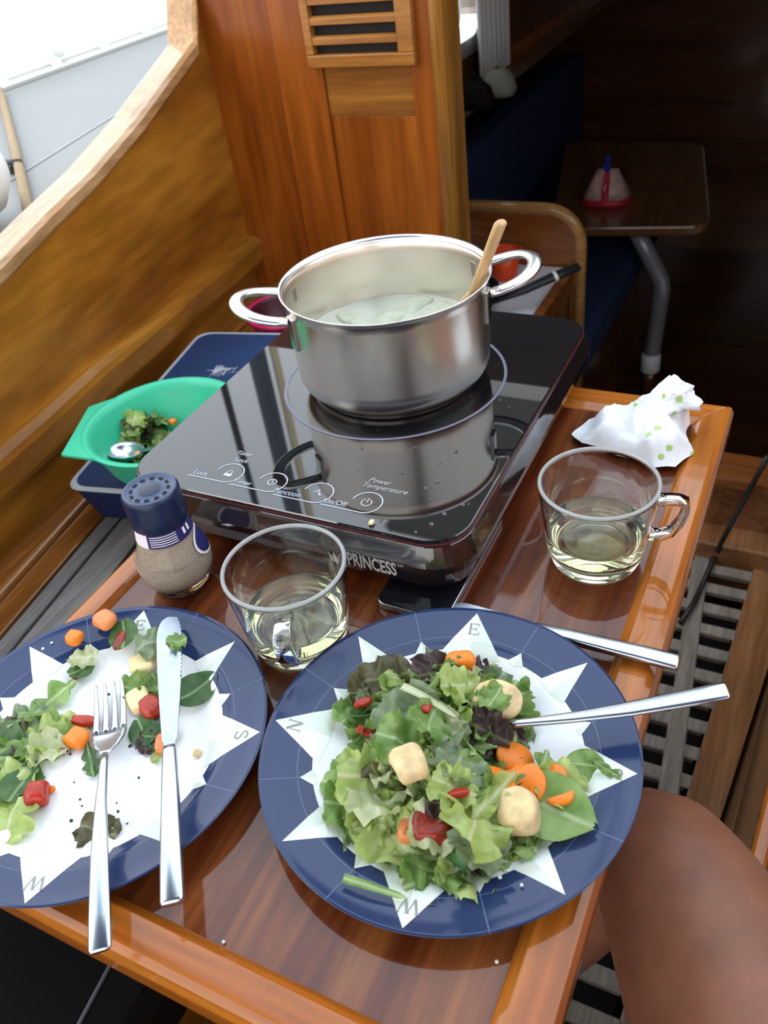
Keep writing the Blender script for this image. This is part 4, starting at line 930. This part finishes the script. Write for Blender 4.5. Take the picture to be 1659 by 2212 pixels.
# white printed emblem of brush strokes
pc = atz(482, 800, cz); lp0 = Vector((pc.x-ca.x, pc.y-ca.y, 0)); lx = lp0.x*math.cos(-ang)-lp0.y*math.sin(-ang); ly = lp0.x*math.sin(-ang)+lp0.y*math.cos(-ang)
random.seed(21); m = MB()
for k in range(26):
    x0 = lx+random.gauss(0, .006); y0 = ly+random.gauss(0, .011); l_ = random.uniform(.008, .026); a = random.choice((0, 0, PI/2))+random.uniform(-.1, .1)
    v_, f_ = strip([(x0-l_/2*math.cos(a), y0-l_/2*math.sin(a)), (x0+l_/2*math.cos(a), y0+l_/2*math.sin(a))], random.uniform(.0006, .0022)); m.add([(q[0], q[1], .0585+.00002*k) for q in v_], f_)
m.build('white_emblem', 'case_rim', cs)
BR = -.02; bz0 = BZ+.06+.0025; bce = atz(352, 908, BR)
bw = thing('green_bowl', 'green silicone salad bowl with corner tabs standing on the blue case', 'bowl', (bce.x, bce.y, bz0))
hb_ = BR-bz0; BRad = .098
pr = [(0, 0), (.05, 0), (.056, .003), (.078, hb_*.5), (.090, hb_*.93), (BRad-.004, hb_-.0005), (BRad, hb_+.0015), (BRad-.001, hb_+.003), (BRad-.008, hb_+.002), (.086, hb_*.93), (.074, hb_*.5), (.054, .006), (0, .005)]
m = MB(); m.lathe(pr, 64); m.build('bowl_body', 'green_silicone', bw, smooth=True)
tl = atz(133, 985, BR)-bw.location; tl2 = atz(192, 882, BR)-bw.location
for sg in (1, -1):
    a1, a2 = math.atan2(tl.y, tl.x), math.atan2(tl2.y, tl2.x)
    if a1 < 0: a1 += 2*PI
    if a2 < 0: a2 += 2*PI
    am = (a1+a2)/2; A_, B_ = a1+.55, a2-.55
    inner = [(BRad-.006)*math.cos(A_+(B_-A_)*i/12) for i in range(13)], [(BRad-.006)*math.sin(A_+(B_-A_)*i/12) for i in range(13)]
    poly = [(tl.x, tl.y), (tl2.x, tl2.y)]+[(inner[0][12-i], inner[1][12-i]) for i in range(13)]
    poly = [(x_*sg, y_*sg) for x_, y_ in poly]
    if sg == -1: poly = [(x_*.93, y_*.93) if i < 2 else (x_, y_) for i, (x_, y_) in enumerate(poly)]
    m = MB(); m.loft([[(x_, y_, z_) for x_, y_ in poly] for z_ in (hb_-.0015, hb_+.0025)]); m.build('corner_tab', 'green_silicone', bw, bevel=.001)
mg0 = atz(625, 700, BZ+.05); mg = thing('magenta_bowl', 'magenta plastic bowl on the bench behind the blue case', 'bowl', (mg0.x-.015, min(mg0.y+.02, YB-.1), BZ+.002))
pr = [(0, 0), (.036, 0), (.043, .004), (.06, .045), (.065, .06), (.0665, .0625), (.065, .064)]
m = MB(); m.lathe(pr, 48); m.build('bowl_outside', 'magenta', mg, smooth=True)
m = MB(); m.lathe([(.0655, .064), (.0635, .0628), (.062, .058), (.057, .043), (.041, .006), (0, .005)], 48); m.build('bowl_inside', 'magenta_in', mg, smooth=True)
m = MB(); m.lathe([(.064, .061), (.0705, .0615), (.070, .0655), (.063, .065)], 48, close=True); m.build('bowl_rim', 'magenta', mg, smooth=True)

# ================================================================== SALAD
def leaf_mesh(name, kind, seed, mat):
    random.seed(seed); nu, nv = 18, 8; vs = []; fs = []; sv = Vector((seed*3.1, seed*1.7, 0))
    ph = random.uniform(0, 6); bend = random.uniform(.1, .5)*random.choice((1, 1, -1)); fold = random.uniform(-.1, .5); tw = random.uniform(-.7, .7)
    for i in range(nu+1):
        u = i/nu
        if kind == 'rocket': hw = (.09+.16*abs(math.sin(u*3.6*PI+ph))*(.5+u))*min(1, (1-u)*5+.1)*(1 if u > .2 else .35); L_ = 1.25
        elif kind == 'stem': hw = .085*(1-.4*u)*min(1, (1-u)*6+.3); L_ = 1.2
        elif kind == 'smooth': hw = .42*math.sin(PI*min(1, u*.9+.08))**.7; L_ = 1.0
        elif kind == 'shred': hw = (.17+.06*noise.noise(Vector((u*6, seed, 0))))*min(1, min(u, 1-u)*6+.15); L_ = 1.15
        else: hw = (.46+.16*noise.noise(Vector((u*5, seed, 0)))+.12*noise.noise(Vector((u*14, seed, 4))))*math.sin(PI*min(1, u*.86+.1))**.55; L_ = 1.0
        for j in range(nv+1):
            v = -1+2*j/nv; jag = 1+(.2*noise.noise(Vector((u*11, v*4, seed))) if kind in ('lettuce', 'red') else 0)
            x = L_*(u-.5)+ (.06*noise.noise(Vector((v*5, u*3, seed))) if kind != 'stem' else 0); y_ = v*hw*jag
            z = bend*(u-.5)**2+fold*abs(v)*hw*.9
            if kind in ('lettuce', 'red', 'shred'): z += abs(v)**1.5*.12*math.sin(u*17+ph+2*v)+.12*noise.noise(Vector((u*4, v*3, seed+.5)))+.05*noise.noise(Vector((u*9, v*6, seed+3.5)))
            if kind == 'smooth': z += .05*noise.noise(Vector((u*3, v*2, seed+.5)))
            if kind == 'rocket': z += .06*noise.noise(Vector((u*4, v*2, seed+.5)))
            a = tw*(u-.5); yy = y_*math.cos(a)-z*math.sin(a)*.5; z = z*math.cos(a)+y_*math.sin(a)
            vs.append((x, yy, z))
    for i in range(nu):
        for j in range(nv):
            k = i*(nv+1)+j; fs.append((k, k+nv+1, k+nv+2, k+1))
    me = bpy.data.meshes.new(name); me.from_pydata([tuple(c_*.05 for c_ in q) for q in vs], [], fs); me.polygons.foreach_set('use_smooth', [True]*len(fs)); me.materials.append(MATS[mat]); me.update()
    return me
KIND = {'pale': ('lettuce_piece', 'lettuce', 'leaf_pale'), 'cream': ('lettuce_piece', 'lettuce', 'leaf_cream'), 'mid': ('lettuce_piece', 'lettuce', 'leaf_mid'), 'smooth': ('lambs_lettuce_leaf', 'smooth', 'leaf_mid'),
        'dark': ('spinach_leaf', 'smooth', 'leaf_dark'), 'grey': ('lettuce_piece', 'lettuce', 'leaf_grey'), 'red': ('red_lettuce_piece', 'red', 'leaf_red'), 'brown': ('red_lettuce_piece', 'red', 'leaf_brown'),
        'rocket': ('rocket_leaf', 'rocket', 'leaf_mid'), 'rocketd': ('rocket_leaf', 'rocket', 'leaf_dark'), 'stem': ('lettuce_shred', 'stem', 'leaf_cream'), 'gstem': ('leaf_stalk', 'stem', 'leaf_mid'), 'shred': ('lettuce_piece', 'shred', 'leaf_pale'), 'gshred': ('lettuce_piece', 'shred', 'leaf_mid')}
DESC = {'pale': 'crinkled pale green lettuce piece', 'cream': 'creamy white green lettuce piece', 'mid': 'ruffled mid green lettuce piece', 'smooth': 'smooth rounded green salad leaf', 'dark': 'dark green flat spinach leaf', 'grey': 'dull grey green lettuce piece',
        'red': 'dark purple red lettuce piece', 'brown': 'brownish green red lettuce piece', 'rocket': 'jagged green rocket leaf', 'rocketd': 'dark jagged rocket leaf', 'stem': 'pale cream lettuce stem', 'gstem': 'thin green leaf stalk', 'shred': 'pale green lettuce shred', 'gshred': 'mid green lettuce shred'}
LM = {}
for kname, (nm, shape, mat) in KIND.items():
    LM[kname] = [leaf_mesh(nm, shape, 17*i+len(kname)*5+ord(kname[0]), mat) for i in range(4)]
def leaf(kname, p, size, rz, rx_=0, ry_=0, where='', var=None, label=None):
    random_i = var if var is not None else random.randrange(4)
    o = bpy.data.objects.new(KIND[kname][0], LM[kname][random_i]); COL.objects.link(o); o.location = p; o.rotation_euler = (rx_, ry_, rz); o.scale = (size/.05,)*3
    if label: tag(o, label, 'salad leaf')
    else: tag(o, DESC[kname]+' '+where, 'salad leaf', DESC[kname].rsplit(' ', 1)[0]+' pieces '+where)
    return o
MARKS = (((640, 1560), 'on the side of the letter N'), ((1000, 1400), 'below the letter E'), ((860, 1900), 'above the letter W'), ((1110, 1560), 'beside the fork tines'), ((1130, 1680), 'around the carrot slices'), ((1120, 1800), 'around the large golden crouton'), ((930, 1800), 'around the dried tomato'), ((886, 1650), 'around the tan crouton'), ((940, 1530), 'around the cream lettuce stem'), ((740, 1790), 'by the compass point between N and W'))
MARKS = [(atz(*p, .02), t) for p, t in MARKS]
def near(p):
    return 'in the salad '+min(MARKS, key=lambda q: (q[0].x-p[0])**2+(q[0].y-p[1])**2)[1]
def inpoly(x, y, P):
    c_ = False
    for i in range(len(P)):
        (x1, y1), (x2, y2) = P[i], P[i-1]
        if (y1 > y) != (y2 > y) and x < (x2-x1)*(y-y1)/(y2-y1)+x1: c_ = not c_
    return c_
W2 = 'heaped on the salad plate'
# outline of the salad heap in the photograph, laid on the plate
outl = [(790, 1470), (870, 1440), (930, 1425), (1040, 1425), (1100, 1470), (1120, 1530), (1100, 1620), (1110, 1690), (1210, 1690), (1235, 1770), (1180, 1810), (1120, 1800), (1080, 1870), (1010, 1895), (920, 1890), (900, 1830), (830, 1830), (770, 1790), (720, 1720), (730, 1650), (800, 1600), (745, 1550), (760, 1510)]
op = [tuple(atz(*p, .018)[:2]) for p in outl]
cxo = sum(p[0] for p in op)/len(op); cyo = sum(p[1] for p in op)/len(op)
def heap(x, y):
    dmin = min(math.hypot(x-(a[0]+(b[0]-a[0])*t), y-(a[1]+(b[1]-a[1])*t)) for a, b in zip(op, op[1:]+op[:1]) for t in (0, .33, .66))
    return min(.030, dmin*.75)
random.seed(77); cnt = 0; spots = []
while cnt < 215:
    x = random.uniform(min(p[0] for p in op), max(p[0] for p in op)); y = random.uniform(min(p[1] for p in op), max(p[1] for p in op))
    if not inpoly(x, y, op): continue
    if any((x-a)**2+(y-b)**2 < .006**2 for a, b in spots): 
        if random.random() < .85: continue
    spots.append((x, y)); h = heap(x, y)
    if h < .004 and random.random() < .6: continue
    layer = random.choice((.35, .65, .95, 1.0)); z = .007+h*layer
    # lower left of the heap is pale lettuce, upper part mixed greens
    pxd = (x-cxo)*.9-(y-cyo)*.35
    ks = ['pale', 'pale', 'cream', 'mid', 'shred', 'smooth', 'brown', 'mid'] if pxd < -.01 and y < cyo+.02 else ['mid', 'mid', 'smooth', 'grey', 'pale', 'gshred', 'red', 'dark', 'mid', 'rocket', 'cream', 'shred']
    kname = random.choice(ks); size = random.uniform(.018, .034) if layer > .6 else random.uniform(.03, .042)
    if kname in ('red', 'dark'): size *= .8
    tl_ = .62 if h > .008 else .2
    leaf(kname, (x, y, z), size, random.uniform(0, 6.28), random.gauss(0, tl_), random.gauss(0, tl_), near((x, y))); cnt += 1
def heapz(px, py, up=0):
    p = atz(px, py, .03); q = atz(px, py, .008+heap(p.x, p.y)+up); return q
# particular leaves that can be picked out
for kname, px, py, s_, rz, rx_, ry_, up in (('red', 935, 1452, .040, 1.2, .4, .3, .008), ('brown', 830, 1465, .048, .3, .3, -.2, .006), ('brown', 785, 1490, .03, 1, .2, .2, .003), ('red', 1050, 1580, .040, 0, .5, .2, .012), ('red', 1100, 1597, .030, .6, .2, .4, .006), ('red', 1000, 1455, .03, 2, .4, .1, .006),
        ('red', 1033, 1845, .032, .5, .2, .1, .008), ('red', 962, 1735, .028, .4, .3, .1, .01), ('grey', 880, 1540, .052, .9, .3, -.2, .012), ('mid', 880, 1610, .050, .2, .2, .3, .012), ('mid', 930, 1560, .040, 1.8, .5, .2, .014), ('grey', 990, 1650, .042, 1.9, .4, .3, .014), ('pale', 800, 1680, .05, .5, .2, .2, .006),
        ('cream', 810, 1720, .046, 2.2, .15, .2, .008), ('pale', 840, 1795, .054, -.4, .2, .1, .006), ('mid', 765, 1740, .045, .4, .2, .1, .003), ('pale', 1030, 1760, .056, 1.7, .4, .2, .014), ('grey', 1040, 1810, .046, 1.6, .3, .1, .012), ('cream', 945, 1785, .040, .3, .3, .1, .012), ('mid', 950, 1860, .046, .2, .3, .2, .006),
        ('pale', 1000, 1880, .036, 0, .2, .2, .004), ('shred', 1065, 1720, .045, 1.3, .3, .1, .014), ('pale', 980, 1700, .034, .2, .3, .3, .014), ('smooth', 1020, 1650, .026, .4, .2, .3, .014), ('smooth', 1040, 1670, .024, 2, .2, .2, .012), ('stem', 925, 1510, .040, -.15, .1, .1, .016), ('smooth', 1085, 1830, .034, .8, .2, .2, .004), ('mid', 760, 1540, .034, 1.5, .3, .2, .004), ('smooth', 735, 1700, .032, 0, .1, .1, .003), ('gshred', 1095, 1490, .04, .2, .2, .2, .006), ('pale', 990, 1480, .036, .8, .3, .3, .008), ('mid', 1060, 1530, .034, .8, .3, .3, .01)):
    q_ = heapz(px, py, up*.8); leaf(kname, q_, s_*.86, rz, rx_*1.3, ry_*1.5, near(q_))
leaf('smooth', heapz(1195, 1748, .004), .052, -.1, .15, .1, label='large flat green leaf with pale midrib at the edge of the salad', var=1)
leaf('rocket', heapz(1170, 1668, .008), .028, 1.7, .2, .2, label='upright jagged green leaf beside the orange carrot slices', var=2)
leaf('pale', heapz(1210, 1700, .004), .034, .3, .2, .2, label='small pale lettuce piece at the edge of the carrot slices', var=0)
leaf('smooth', atz(1268, 1652, .016), .026, .3, .3, .1, label='curled green leaf lying beside the letter S on the rim', var=3)
leaf('gshred', atz(1310, 1662, .018), .018, -.2, .3, .2, label='small green shred lying over the letter S on the rim', var=1)
sd1 = atz(875, 1936, .02)-atz(742, 1897, .02)
leaf('gstem', atz(808, 1917, .0215), sd1.length*.85, math.atan2(sd1.y, sd1.x), .3, .05, label='long green leaf stalk lying on the navy rim by the letter W', var=0)
def disc(name, mat, p, r_, h_, label, cat, group, seed, rz=0, tilt=(.2, .1)):
    random.seed(seed); m = MB(); n = 20; w1 = [1+.10*noise.noise(Vector((math.cos(2*PI*i/n)*1.5, math.sin(2*PI*i/n)*1.5, seed*2.3))) for i in range(n)]
    m.loft([[(r_*k*w1[i]*math.cos(2*PI*i/n), r_*k*w1[i]*.8*math.sin(2*PI*i/n), z_*h_) for i in range(n)] for k, z_ in ((.0, 0.02), (.93, 0), (1, .25), (1, .75), (.93, 1), (.0, .97))], False, False)
    o = m.build(name, mat, smooth=True); o.location = p; o.rotation_euler = (*tilt, rz); return tag(o, label, cat, group)
for i, (px, py, r_, up) in enumerate(((1112, 1643, .0135, .005), (1137, 1698, .014, .005), (1093, 1722, .012, .005), (1060, 1690, .012, .005), (1203, 1683, .009, .006), (1208, 1722, .010, .004), (1100, 1668, .012, .004))):
    disc('carrot_slice', 'carrot', heapz(px, py, up), r_, .004, 'bright orange carrot slice in the salad heap', 'carrot', 'orange carrot slices in the salad heap', i, i*1.3, (.3*math.sin(i*2), .35*math.cos(i*3)))
chunk('carrot_piece', 'carrot', heapz(995, 1437, .006), (.022, .014, .01), 'orange carrot piece at the top of the salad heap', 'carrot', seed=4, rz=.4)
leaf('gshred', heapz(985, 1430, .016), .018, .8, .2, .1, label='small green shred lying on the topmost carrot piece', var=2)
chunk('crouton', 'crouton', heapz(1120, 1772, .004), (.027, .026, .022), 'large golden crouton at the edge of the salad', 'crouton', seed=2, rz=.3)
chunk('crouton', 'crouton', heapz(886, 1662, .014), (.022, .024, .013), 'tan crouton with holes in the middle of the salad', 'crouton', seed=3, rz=.8)
disc('crouton', 'crouton', heapz(1075, 1516, .010), .017, .008, 'round pale crouton slice near the fork', 'crouton', None, 6, .2, (.2, .1))
leaf('mid', heapz(1070, 1505, .02), .024, 1.5, .2, .2, label='green shred lying over the round pale crouton', var=1)
chunk('dried_tomato', 'dried_tomato', heapz(933, 1797, .006), (.026, .022, .012), 'glossy dark red dried tomato in the salad', 'tomato', seed=5, rz=.5)
chunk('tomato_piece', 'pale_carrot', heapz(893, 1803, .004), (.017, .019, .013), 'pale orange tomato chunk beside the dried tomato', 'tomato', seed=6, rz=.2)
for i, (px, py) in enumerate(((790, 1582), (783, 1520), (920, 1530), (1055, 1553), (990, 1720))):
    chunk('tomato_piece', 'tomato', heapz(px, py, .010), (.014, .006, .004) if i != 3 else (.005, .005, .004), 'small red tomato bit tucked between the salad leaves', 'tomato', 'red tomato bits between the salad leaves', seed=20+i, rz=i*.9, tilt=.3)
m = MB(); m.lathe([(.0, 0), (.010, .0), (.012, .004), (.012, .02), (.009, .026), (0, .027)], 18, Matrix.Rotation(1.4, 4, 'X')); o = m.build('cucumber_piece', 'cucumber', smooth=True); o.location = heapz(985, 1800, -.008); o.rotation_euler = (0, 0, .9); tag(o, 'dark green cucumber piece in the salad', 'cucumber')

# leftovers on the other plate
W1 = 'among the leftovers on the other plate'
def onp(px, py, up=.002):
    p = atz(px, py, .006); r_ = (p-P1).length; return atz(px, py, pz(min(r_, .124))+up)
for kname, px, py, s_, rz, rx_, ry_, lab in (('dark', 268, 1375, .030, -.9, .2, .1, 'dark leaf under the dried tomato by the letter E'), ('grey', 345, 1382, .036, .9, .2, .1, 'grey green leaf beside the knife tip'), ('mid', 382, 1385, .016, .6, .2, .1, 'green bit stuck on the knife blade'),
        ('dark', 178, 1445, .022, 1.1, .1, .1, 'small dark leaf by the brown crumb'), ('rocket', 95, 1528, .046, 1.3, .1, .1, 'jagged rocket leaf pointing up on the leftovers plate'), ('mid', 85, 1590, .046, .2, .15, .1, 'broad green leaf below the rocket leaf'), ('grey', 50, 1562, .040, 1, .2, .2, 'grey green leaf with a tan crumb on it'), ('brown', 12, 1580, .03, .4, .2, .2, 'brownish leaf at the plate edge'),
        ('pale', 130, 1588, .040, .8, .2, .2, 'pale frilly lettuce piece beside the carrot bits'), ('cream', 105, 1622, .030, .3, .1, .1, 'creamy lettuce piece below the frilly lettuce'), ('dark', 10, 1600, .034, .1, .1, .1, 'dark leaf under the small round leaf'), ('smooth', 35, 1625, .026, 1.1, .2, .1, 'small round green leaf on the leftovers plate'), ('red', 8, 1642, .024, .3, .2, .1, 'dark purple leaf bit below the round leaf'),
        ('rocketd', 195, 1640, .026, -.7, .1, .1, 'thin dark leaf beneath the fork neck'), ('dark', 48, 1690, .036, 1.9, .15, .2, 'dark green leaf pointing at the red tomato chunk'), ('pale', 18, 1690, .040, 1.2, .2, .2, 'pale lettuce piece at the lower leftovers'), ('stem', 30, 1722, .034, .1, .1, .1, 'cream lettuce stem beside the red tomato chunk'), ('pale', 14, 1785, .040, -1.3, .1, .1, 'pale lettuce leaf lowest on the leftovers plate'),
        ('brown', 212, 1795, .030, .1, .05, .05, 'flat brown leaf under the fork handle'), ('dark', 425, 1490, .036, 1.2, .2, .1, 'dark green leaf beside the knife blade'), ('mid', 300, 1490, .026, .3, .2, .1, 'green leaf above the pale cheese chunk'), ('mid', 335, 1485, .024, 1.3, .2, .1, 'green bit between cheese and knife'), ('grey', 345, 1530, .022, .2, .2, .1, 'dull green bit beside the red tomato'),
        ('dark', 310, 1582, .026, -.6, .1, .1, 'square dark leaf below the cheese chunk'), ('dark', 345, 1592, .026, .4, .2, .1, 'dark leaf beside the knife neck'), ('red', 325, 1605, .020, .1, .1, .1, 'purple leaf bit below the square dark leaf'), ('shred', 350, 1625, .018, 1.4, .1, .1, 'pale shred under the knife handle'), ('cream', 180, 1420, .022, .4, .1, .1, 'cream lettuce bit by the orange carrot')):
    leaf(kname, onp(px, py, .003 if 'knife blade' not in lab or 'stuck' not in lab else .016), s_, rz, rx_*.6, ry_*.6, label=lab)
for nm, mat, px, py, s_, sd_, lab, cat in (('carrot_piece', 'pale_carrot', 230, 1347, (.019, .017, .009), 1, 'orange vegetable chunk on the rim by the letter E', 'carrot'), ('carrot_piece', 'carrot', 165, 1385, (.013, .013, .009), 2, 'orange carrot chunk on the rim of the leftovers plate', 'carrot'), ('dried_tomato', 'dried_tomato', 262, 1388, (.009, .018, .005), 3, 'dried tomato strip by the letter E', 'tomato'),
        ('cheese_piece', 'cheese', 311, 1437, (.023, .021, .006), 4, 'square yellow cheese piece beside the knife blade', 'cheese'), ('cheese_piece', 'cheese', 303, 1520, (.018, .024, .008), 5, 'tan cheese piece leaning by the fork tines', 'cheese'), ('tomato_piece', 'tomato', 330, 1535, (.017, .02, .009), 6, 'red tomato piece beside the tan cheese', 'tomato'),
        ('carrot_piece', 'carrot', 172, 1602, (.015, .018, .010), 7, 'orange carrot chunk left of the fork neck', 'carrot'), ('tomato_piece', 'tomato', 182, 1562, (.009, .022, .006), 8, 'red tomato strip beside the fork', 'tomato'), ('tomato_piece', 'tomato', 87, 1725, (.019, .017, .012), 9, 'red tomato chunk alone on the white plate', 'tomato'), ('dried_tomato', 'dried_tomato', 138, 1622, (.008, .006, .003), 10, 'tiny dried tomato bit below the carrot', 'tomato'),
        ('brown_crumb', 'dried_tomato', 163, 1462, (.009, .006, .003), 11, 'brown crumb at the end of the small dark leaf', 'crumb'), ('carrot_piece', 'carrot', 113, 1707, (.005, .005, .003), 12, 'tiny orange bit beside the red tomato chunk', 'carrot'), ('crouton_bit', 'crouton', 427, 1630, (.006, .006, .003), 13, 'small tan crumb beside the knife handle', 'crumb'), ('carrot_piece', 'pale_carrot', 353, 1612, (.010, .018, .006), 14, 'orange strip under the knife handle', 'carrot')):
    chunk(nm, mat, onp(px, py, .001), s_, lab, cat, seed=sd_+40, rz=YAW+.3*sd_)
random.seed(9); m = MB()
for px, py in ((95, 1680), (173, 1727), (177, 1741), (154, 1773), (252, 1735), (255, 1753), (281, 1612), (275, 1779), (152, 1629), (235, 1500), (160, 1690), (300, 1680), (220, 1720)):
    p = onp(px, py, .0003); r_ = random.uniform(.0006, .0013); m.lathe([(r_, 0), (r_, r_*.6), (0, r_)], 6, Matrix.Translation(p))
tag(m.build('pepper_specks', 'pepper'), 'black pepper specks scattered on the leftovers plate', 'pepper', kind='stuff')
m = MB()
for px, py, z in ((112, 1389, .017), (93, 1402, .016), (1127, 1912, .016), (1073, 2078, .001), (483, 2035, .001), (1080, 1895, .014), (62, 1750, .005)):
    p = atz(px, py, z+.0004); r_ = random.uniform(.001, .0016); m.lathe([(r_, 0), (r_*.9, r_*.6), (0, r_)], 6, Matrix.Translation(p))
tag(m.build('white_crumbs', 'crumb_white'), 'tiny white crumbs scattered on plate rims and table', 'crumbs', kind='stuff')

# salad left in the green bowl, with a spoon
W3 = 'left in the green bowl'; random.seed(31); bc_ = atz(300, 930, BR-.035)
for k in range(34):
    a = random.uniform(0, 6.28); r_ = .045*math.sqrt(random.random()); x, y = bc_.x+r_*math.cos(a)*1.1, bc_.y+r_*math.sin(a)*1.1
    d_ = math.hypot(x-bw.location.x, y-bw.location.y)
    if d_ > .066: x = bw.location.x+(x-bw.location.x)*.066/d_; y = bw.location.y+(y-bw.location.y)*.066/d_
    z = bz0+.016+.022*max(0, 1-r_/.05)*random.random()+max(0, d_-.05)*.6
    leaf(random.choice(('mid', 'mid', 'pale', 'dark', 'brown', 'grey', 'gshred', 'pale')), (x, y, z), random.uniform(.022, .036), random.uniform(0, 6.28), random.gauss(0, .35), random.gauss(0, .35), W3)
for i, (px, py) in enumerate(((318, 912), (375, 915), (300, 985))):
    chunk('tomato_piece', ('tomato', 'carrot', 'pale_carrot')[i], atz(px, py, bz0+.038), (.01, .009, .006), ('red tomato bit in the green bowl', 'orange carrot bit in the green bowl', 'pale orange bit in the green bowl')[i], ('tomato', 'carrot', 'carrot')[i], seed=70+i)
s0, s1 = atz(232, 968, bz0+.046), atz(330, 975, bz0+.05)
spn = thing('serving_spoon', 'steel serving spoon lying in the green salad bowl', 'spoon'); aim(spn, s0, s1)
m = MB(); lo = []; n = 20
for k, dz in ((1, 0), (.85, -.004), (.55, -.0085), (.2, -.0105), (.001, -.011)):
    lo.append([(.026+.026*k*math.cos(2*PI*i/n), .017*k*math.sin(2*PI*i/n), dz) for i in range(n)])
m.loft(lo, False, False); o = m.build('spoon_bowl', 'cutlery_steel', spn, smooth=True); so = o.modifiers.new('s', 'SOLIDIFY'); so.thickness = .0012
m = MB(); m.loft([section(.050, .004, .0015, -.001), section(.06, .003, .0018, .002), section(.085, .0035, .0016, .008), section(.11, .006, .0014, .010)]); m.build('handle', 'cutlery_steel', spn, smooth=True)

# ================================================================== PERSON (bare knee beside the table)
def skinmesh(name, verts, edges, radii, mat, parent, root=0, sub=2):
    me = bpy.data.meshes.new(name); me.from_pydata([tuple(v) for v in verts], edges, []); o = bpy.data.objects.new(name, me); COL.objects.link(o); o.parent = parent
    me.materials.append(MATS[mat])
    sk_ = o.modifiers.new('skin', 'SKIN'); sk_.use_smooth_shade = True
    layer = me.skin_vertices[0] if me.skin_vertices else None
    if layer is None:
        bpy.context.view_layer.objects.active = o; layer = me.skin_vertices[0]
    for i, r_ in enumerate(radii): layer.data[i].radius = (r_, r_) if not isinstance(r_, tuple) else r_; layer.data[i].use_root = (i == root)
    s_ = o.modifiers.new('sub', 'SUBSURF'); s_.levels = sub; s_.render_levels = sub
    return o
per = thing('person', 'seated person whose tanned bare knee shows beside the table', 'person', (.34, -.12, RB))
OFF = Vector(per.location)
V = [(.36, -.16, -.09), (.27, -.01, -.115), (.155, .12, -.140), (.068, .243, -.152), (.010, .334, -.150), (-.025, .378, -.158), (-.055, .392, -.21), (-.085, .385, -.30), (-.13, .375, -.43), (-.16, .37, -.53), (-.21, .44, -.555), (-.25, .49, -.56),
     (.25, -.24, -.115), (.12, -.30, -.135), (.0, -.34, -.15), (-.05, -.35, -.20), (-.05, -.35, -.35), (-.05, -.35, -.53), (-.14, -.34, -.56),
     (.37, -.17, .06), (.36, -.16, .22), (.35, -.155, .34), (.35, -.155, .42), (.33, -.13, .52), (.325, -.125, .62),
     (.28, -.04, .35), (.25, -.02, .15), (.13, -.05, .30), (.06, -.075, .42),
     (.41, -.29, .35), (.36, -.36, .15), (.2, -.3, .30), (.08, -.17, .42)]
R_ = [.12, .095, .09, .083, .071, .061, .056, .056, .048, .036, .034, .022,
      .095, .085, .072, .062, .056, .036, .022,
      (.12, .14), (.13, .15), (.09, .12), .05, (.08, .09), .06,
      .05, .04, .032, .025, .05, .04, .032, .025]
E_ = [(0, 1), (1, 2), (2, 3), (3, 4), (4, 5), (5, 6), (6, 7), (7, 8), (8, 9), (9, 10), (10, 11), (0, 12), (12, 13), (13, 14), (14, 15), (15, 16), (16, 17), (17, 18), (0, 19), (19, 20), (20, 21), (21, 22), (22, 23), (23, 24), (21, 25), (25, 26), (26, 27), (27, 28), (21, 29), (29, 30), (30, 31), (31, 32)]
skinmesh('body', [Vector(v)-OFF for v in V], E_, R_, 'skin', per)
SV = [(.365, -.165, -.02), (.37, -.17, .08), (.36, -.16, .22), (.35, -.155, .345), (.28, -.04, .35), (.255, -.02, .22), (.41, -.29, .35), (.37, -.35, .22)]
skinmesh('striped_shirt', [Vector(v)-OFF for v in SV], [(0, 1), (1, 2), (2, 3), (3, 4), (4, 5), (3, 6), (6, 7)], [.145, .155, .165, .125, .068, .062, .068, .062], 'shirt', per)  # unseen shirt and torso, added for light and reflections
HV = [(.36, -.16, -.085), (.27, -.02, -.115), (.20, .06, -.13), (.24, -.245, -.115), (.15, -.285, -.13)]
skinmesh('shorts', [Vector(v)-OFF for v in HV], [(0, 1), (1, 2), (0, 3), (3, 4)], [.135, .108, .098, .108, .098], 'shorts_cloth', per)
m = MB(); m.lathe([(0, .095), (.05, .088), (.085, .05), (.095, 0), (.085, -.04)], 24, Matrix.Translation(Vector((.335, -.135, .61))-OFF)); m.build('hair', 'hair', per, smooth=True)
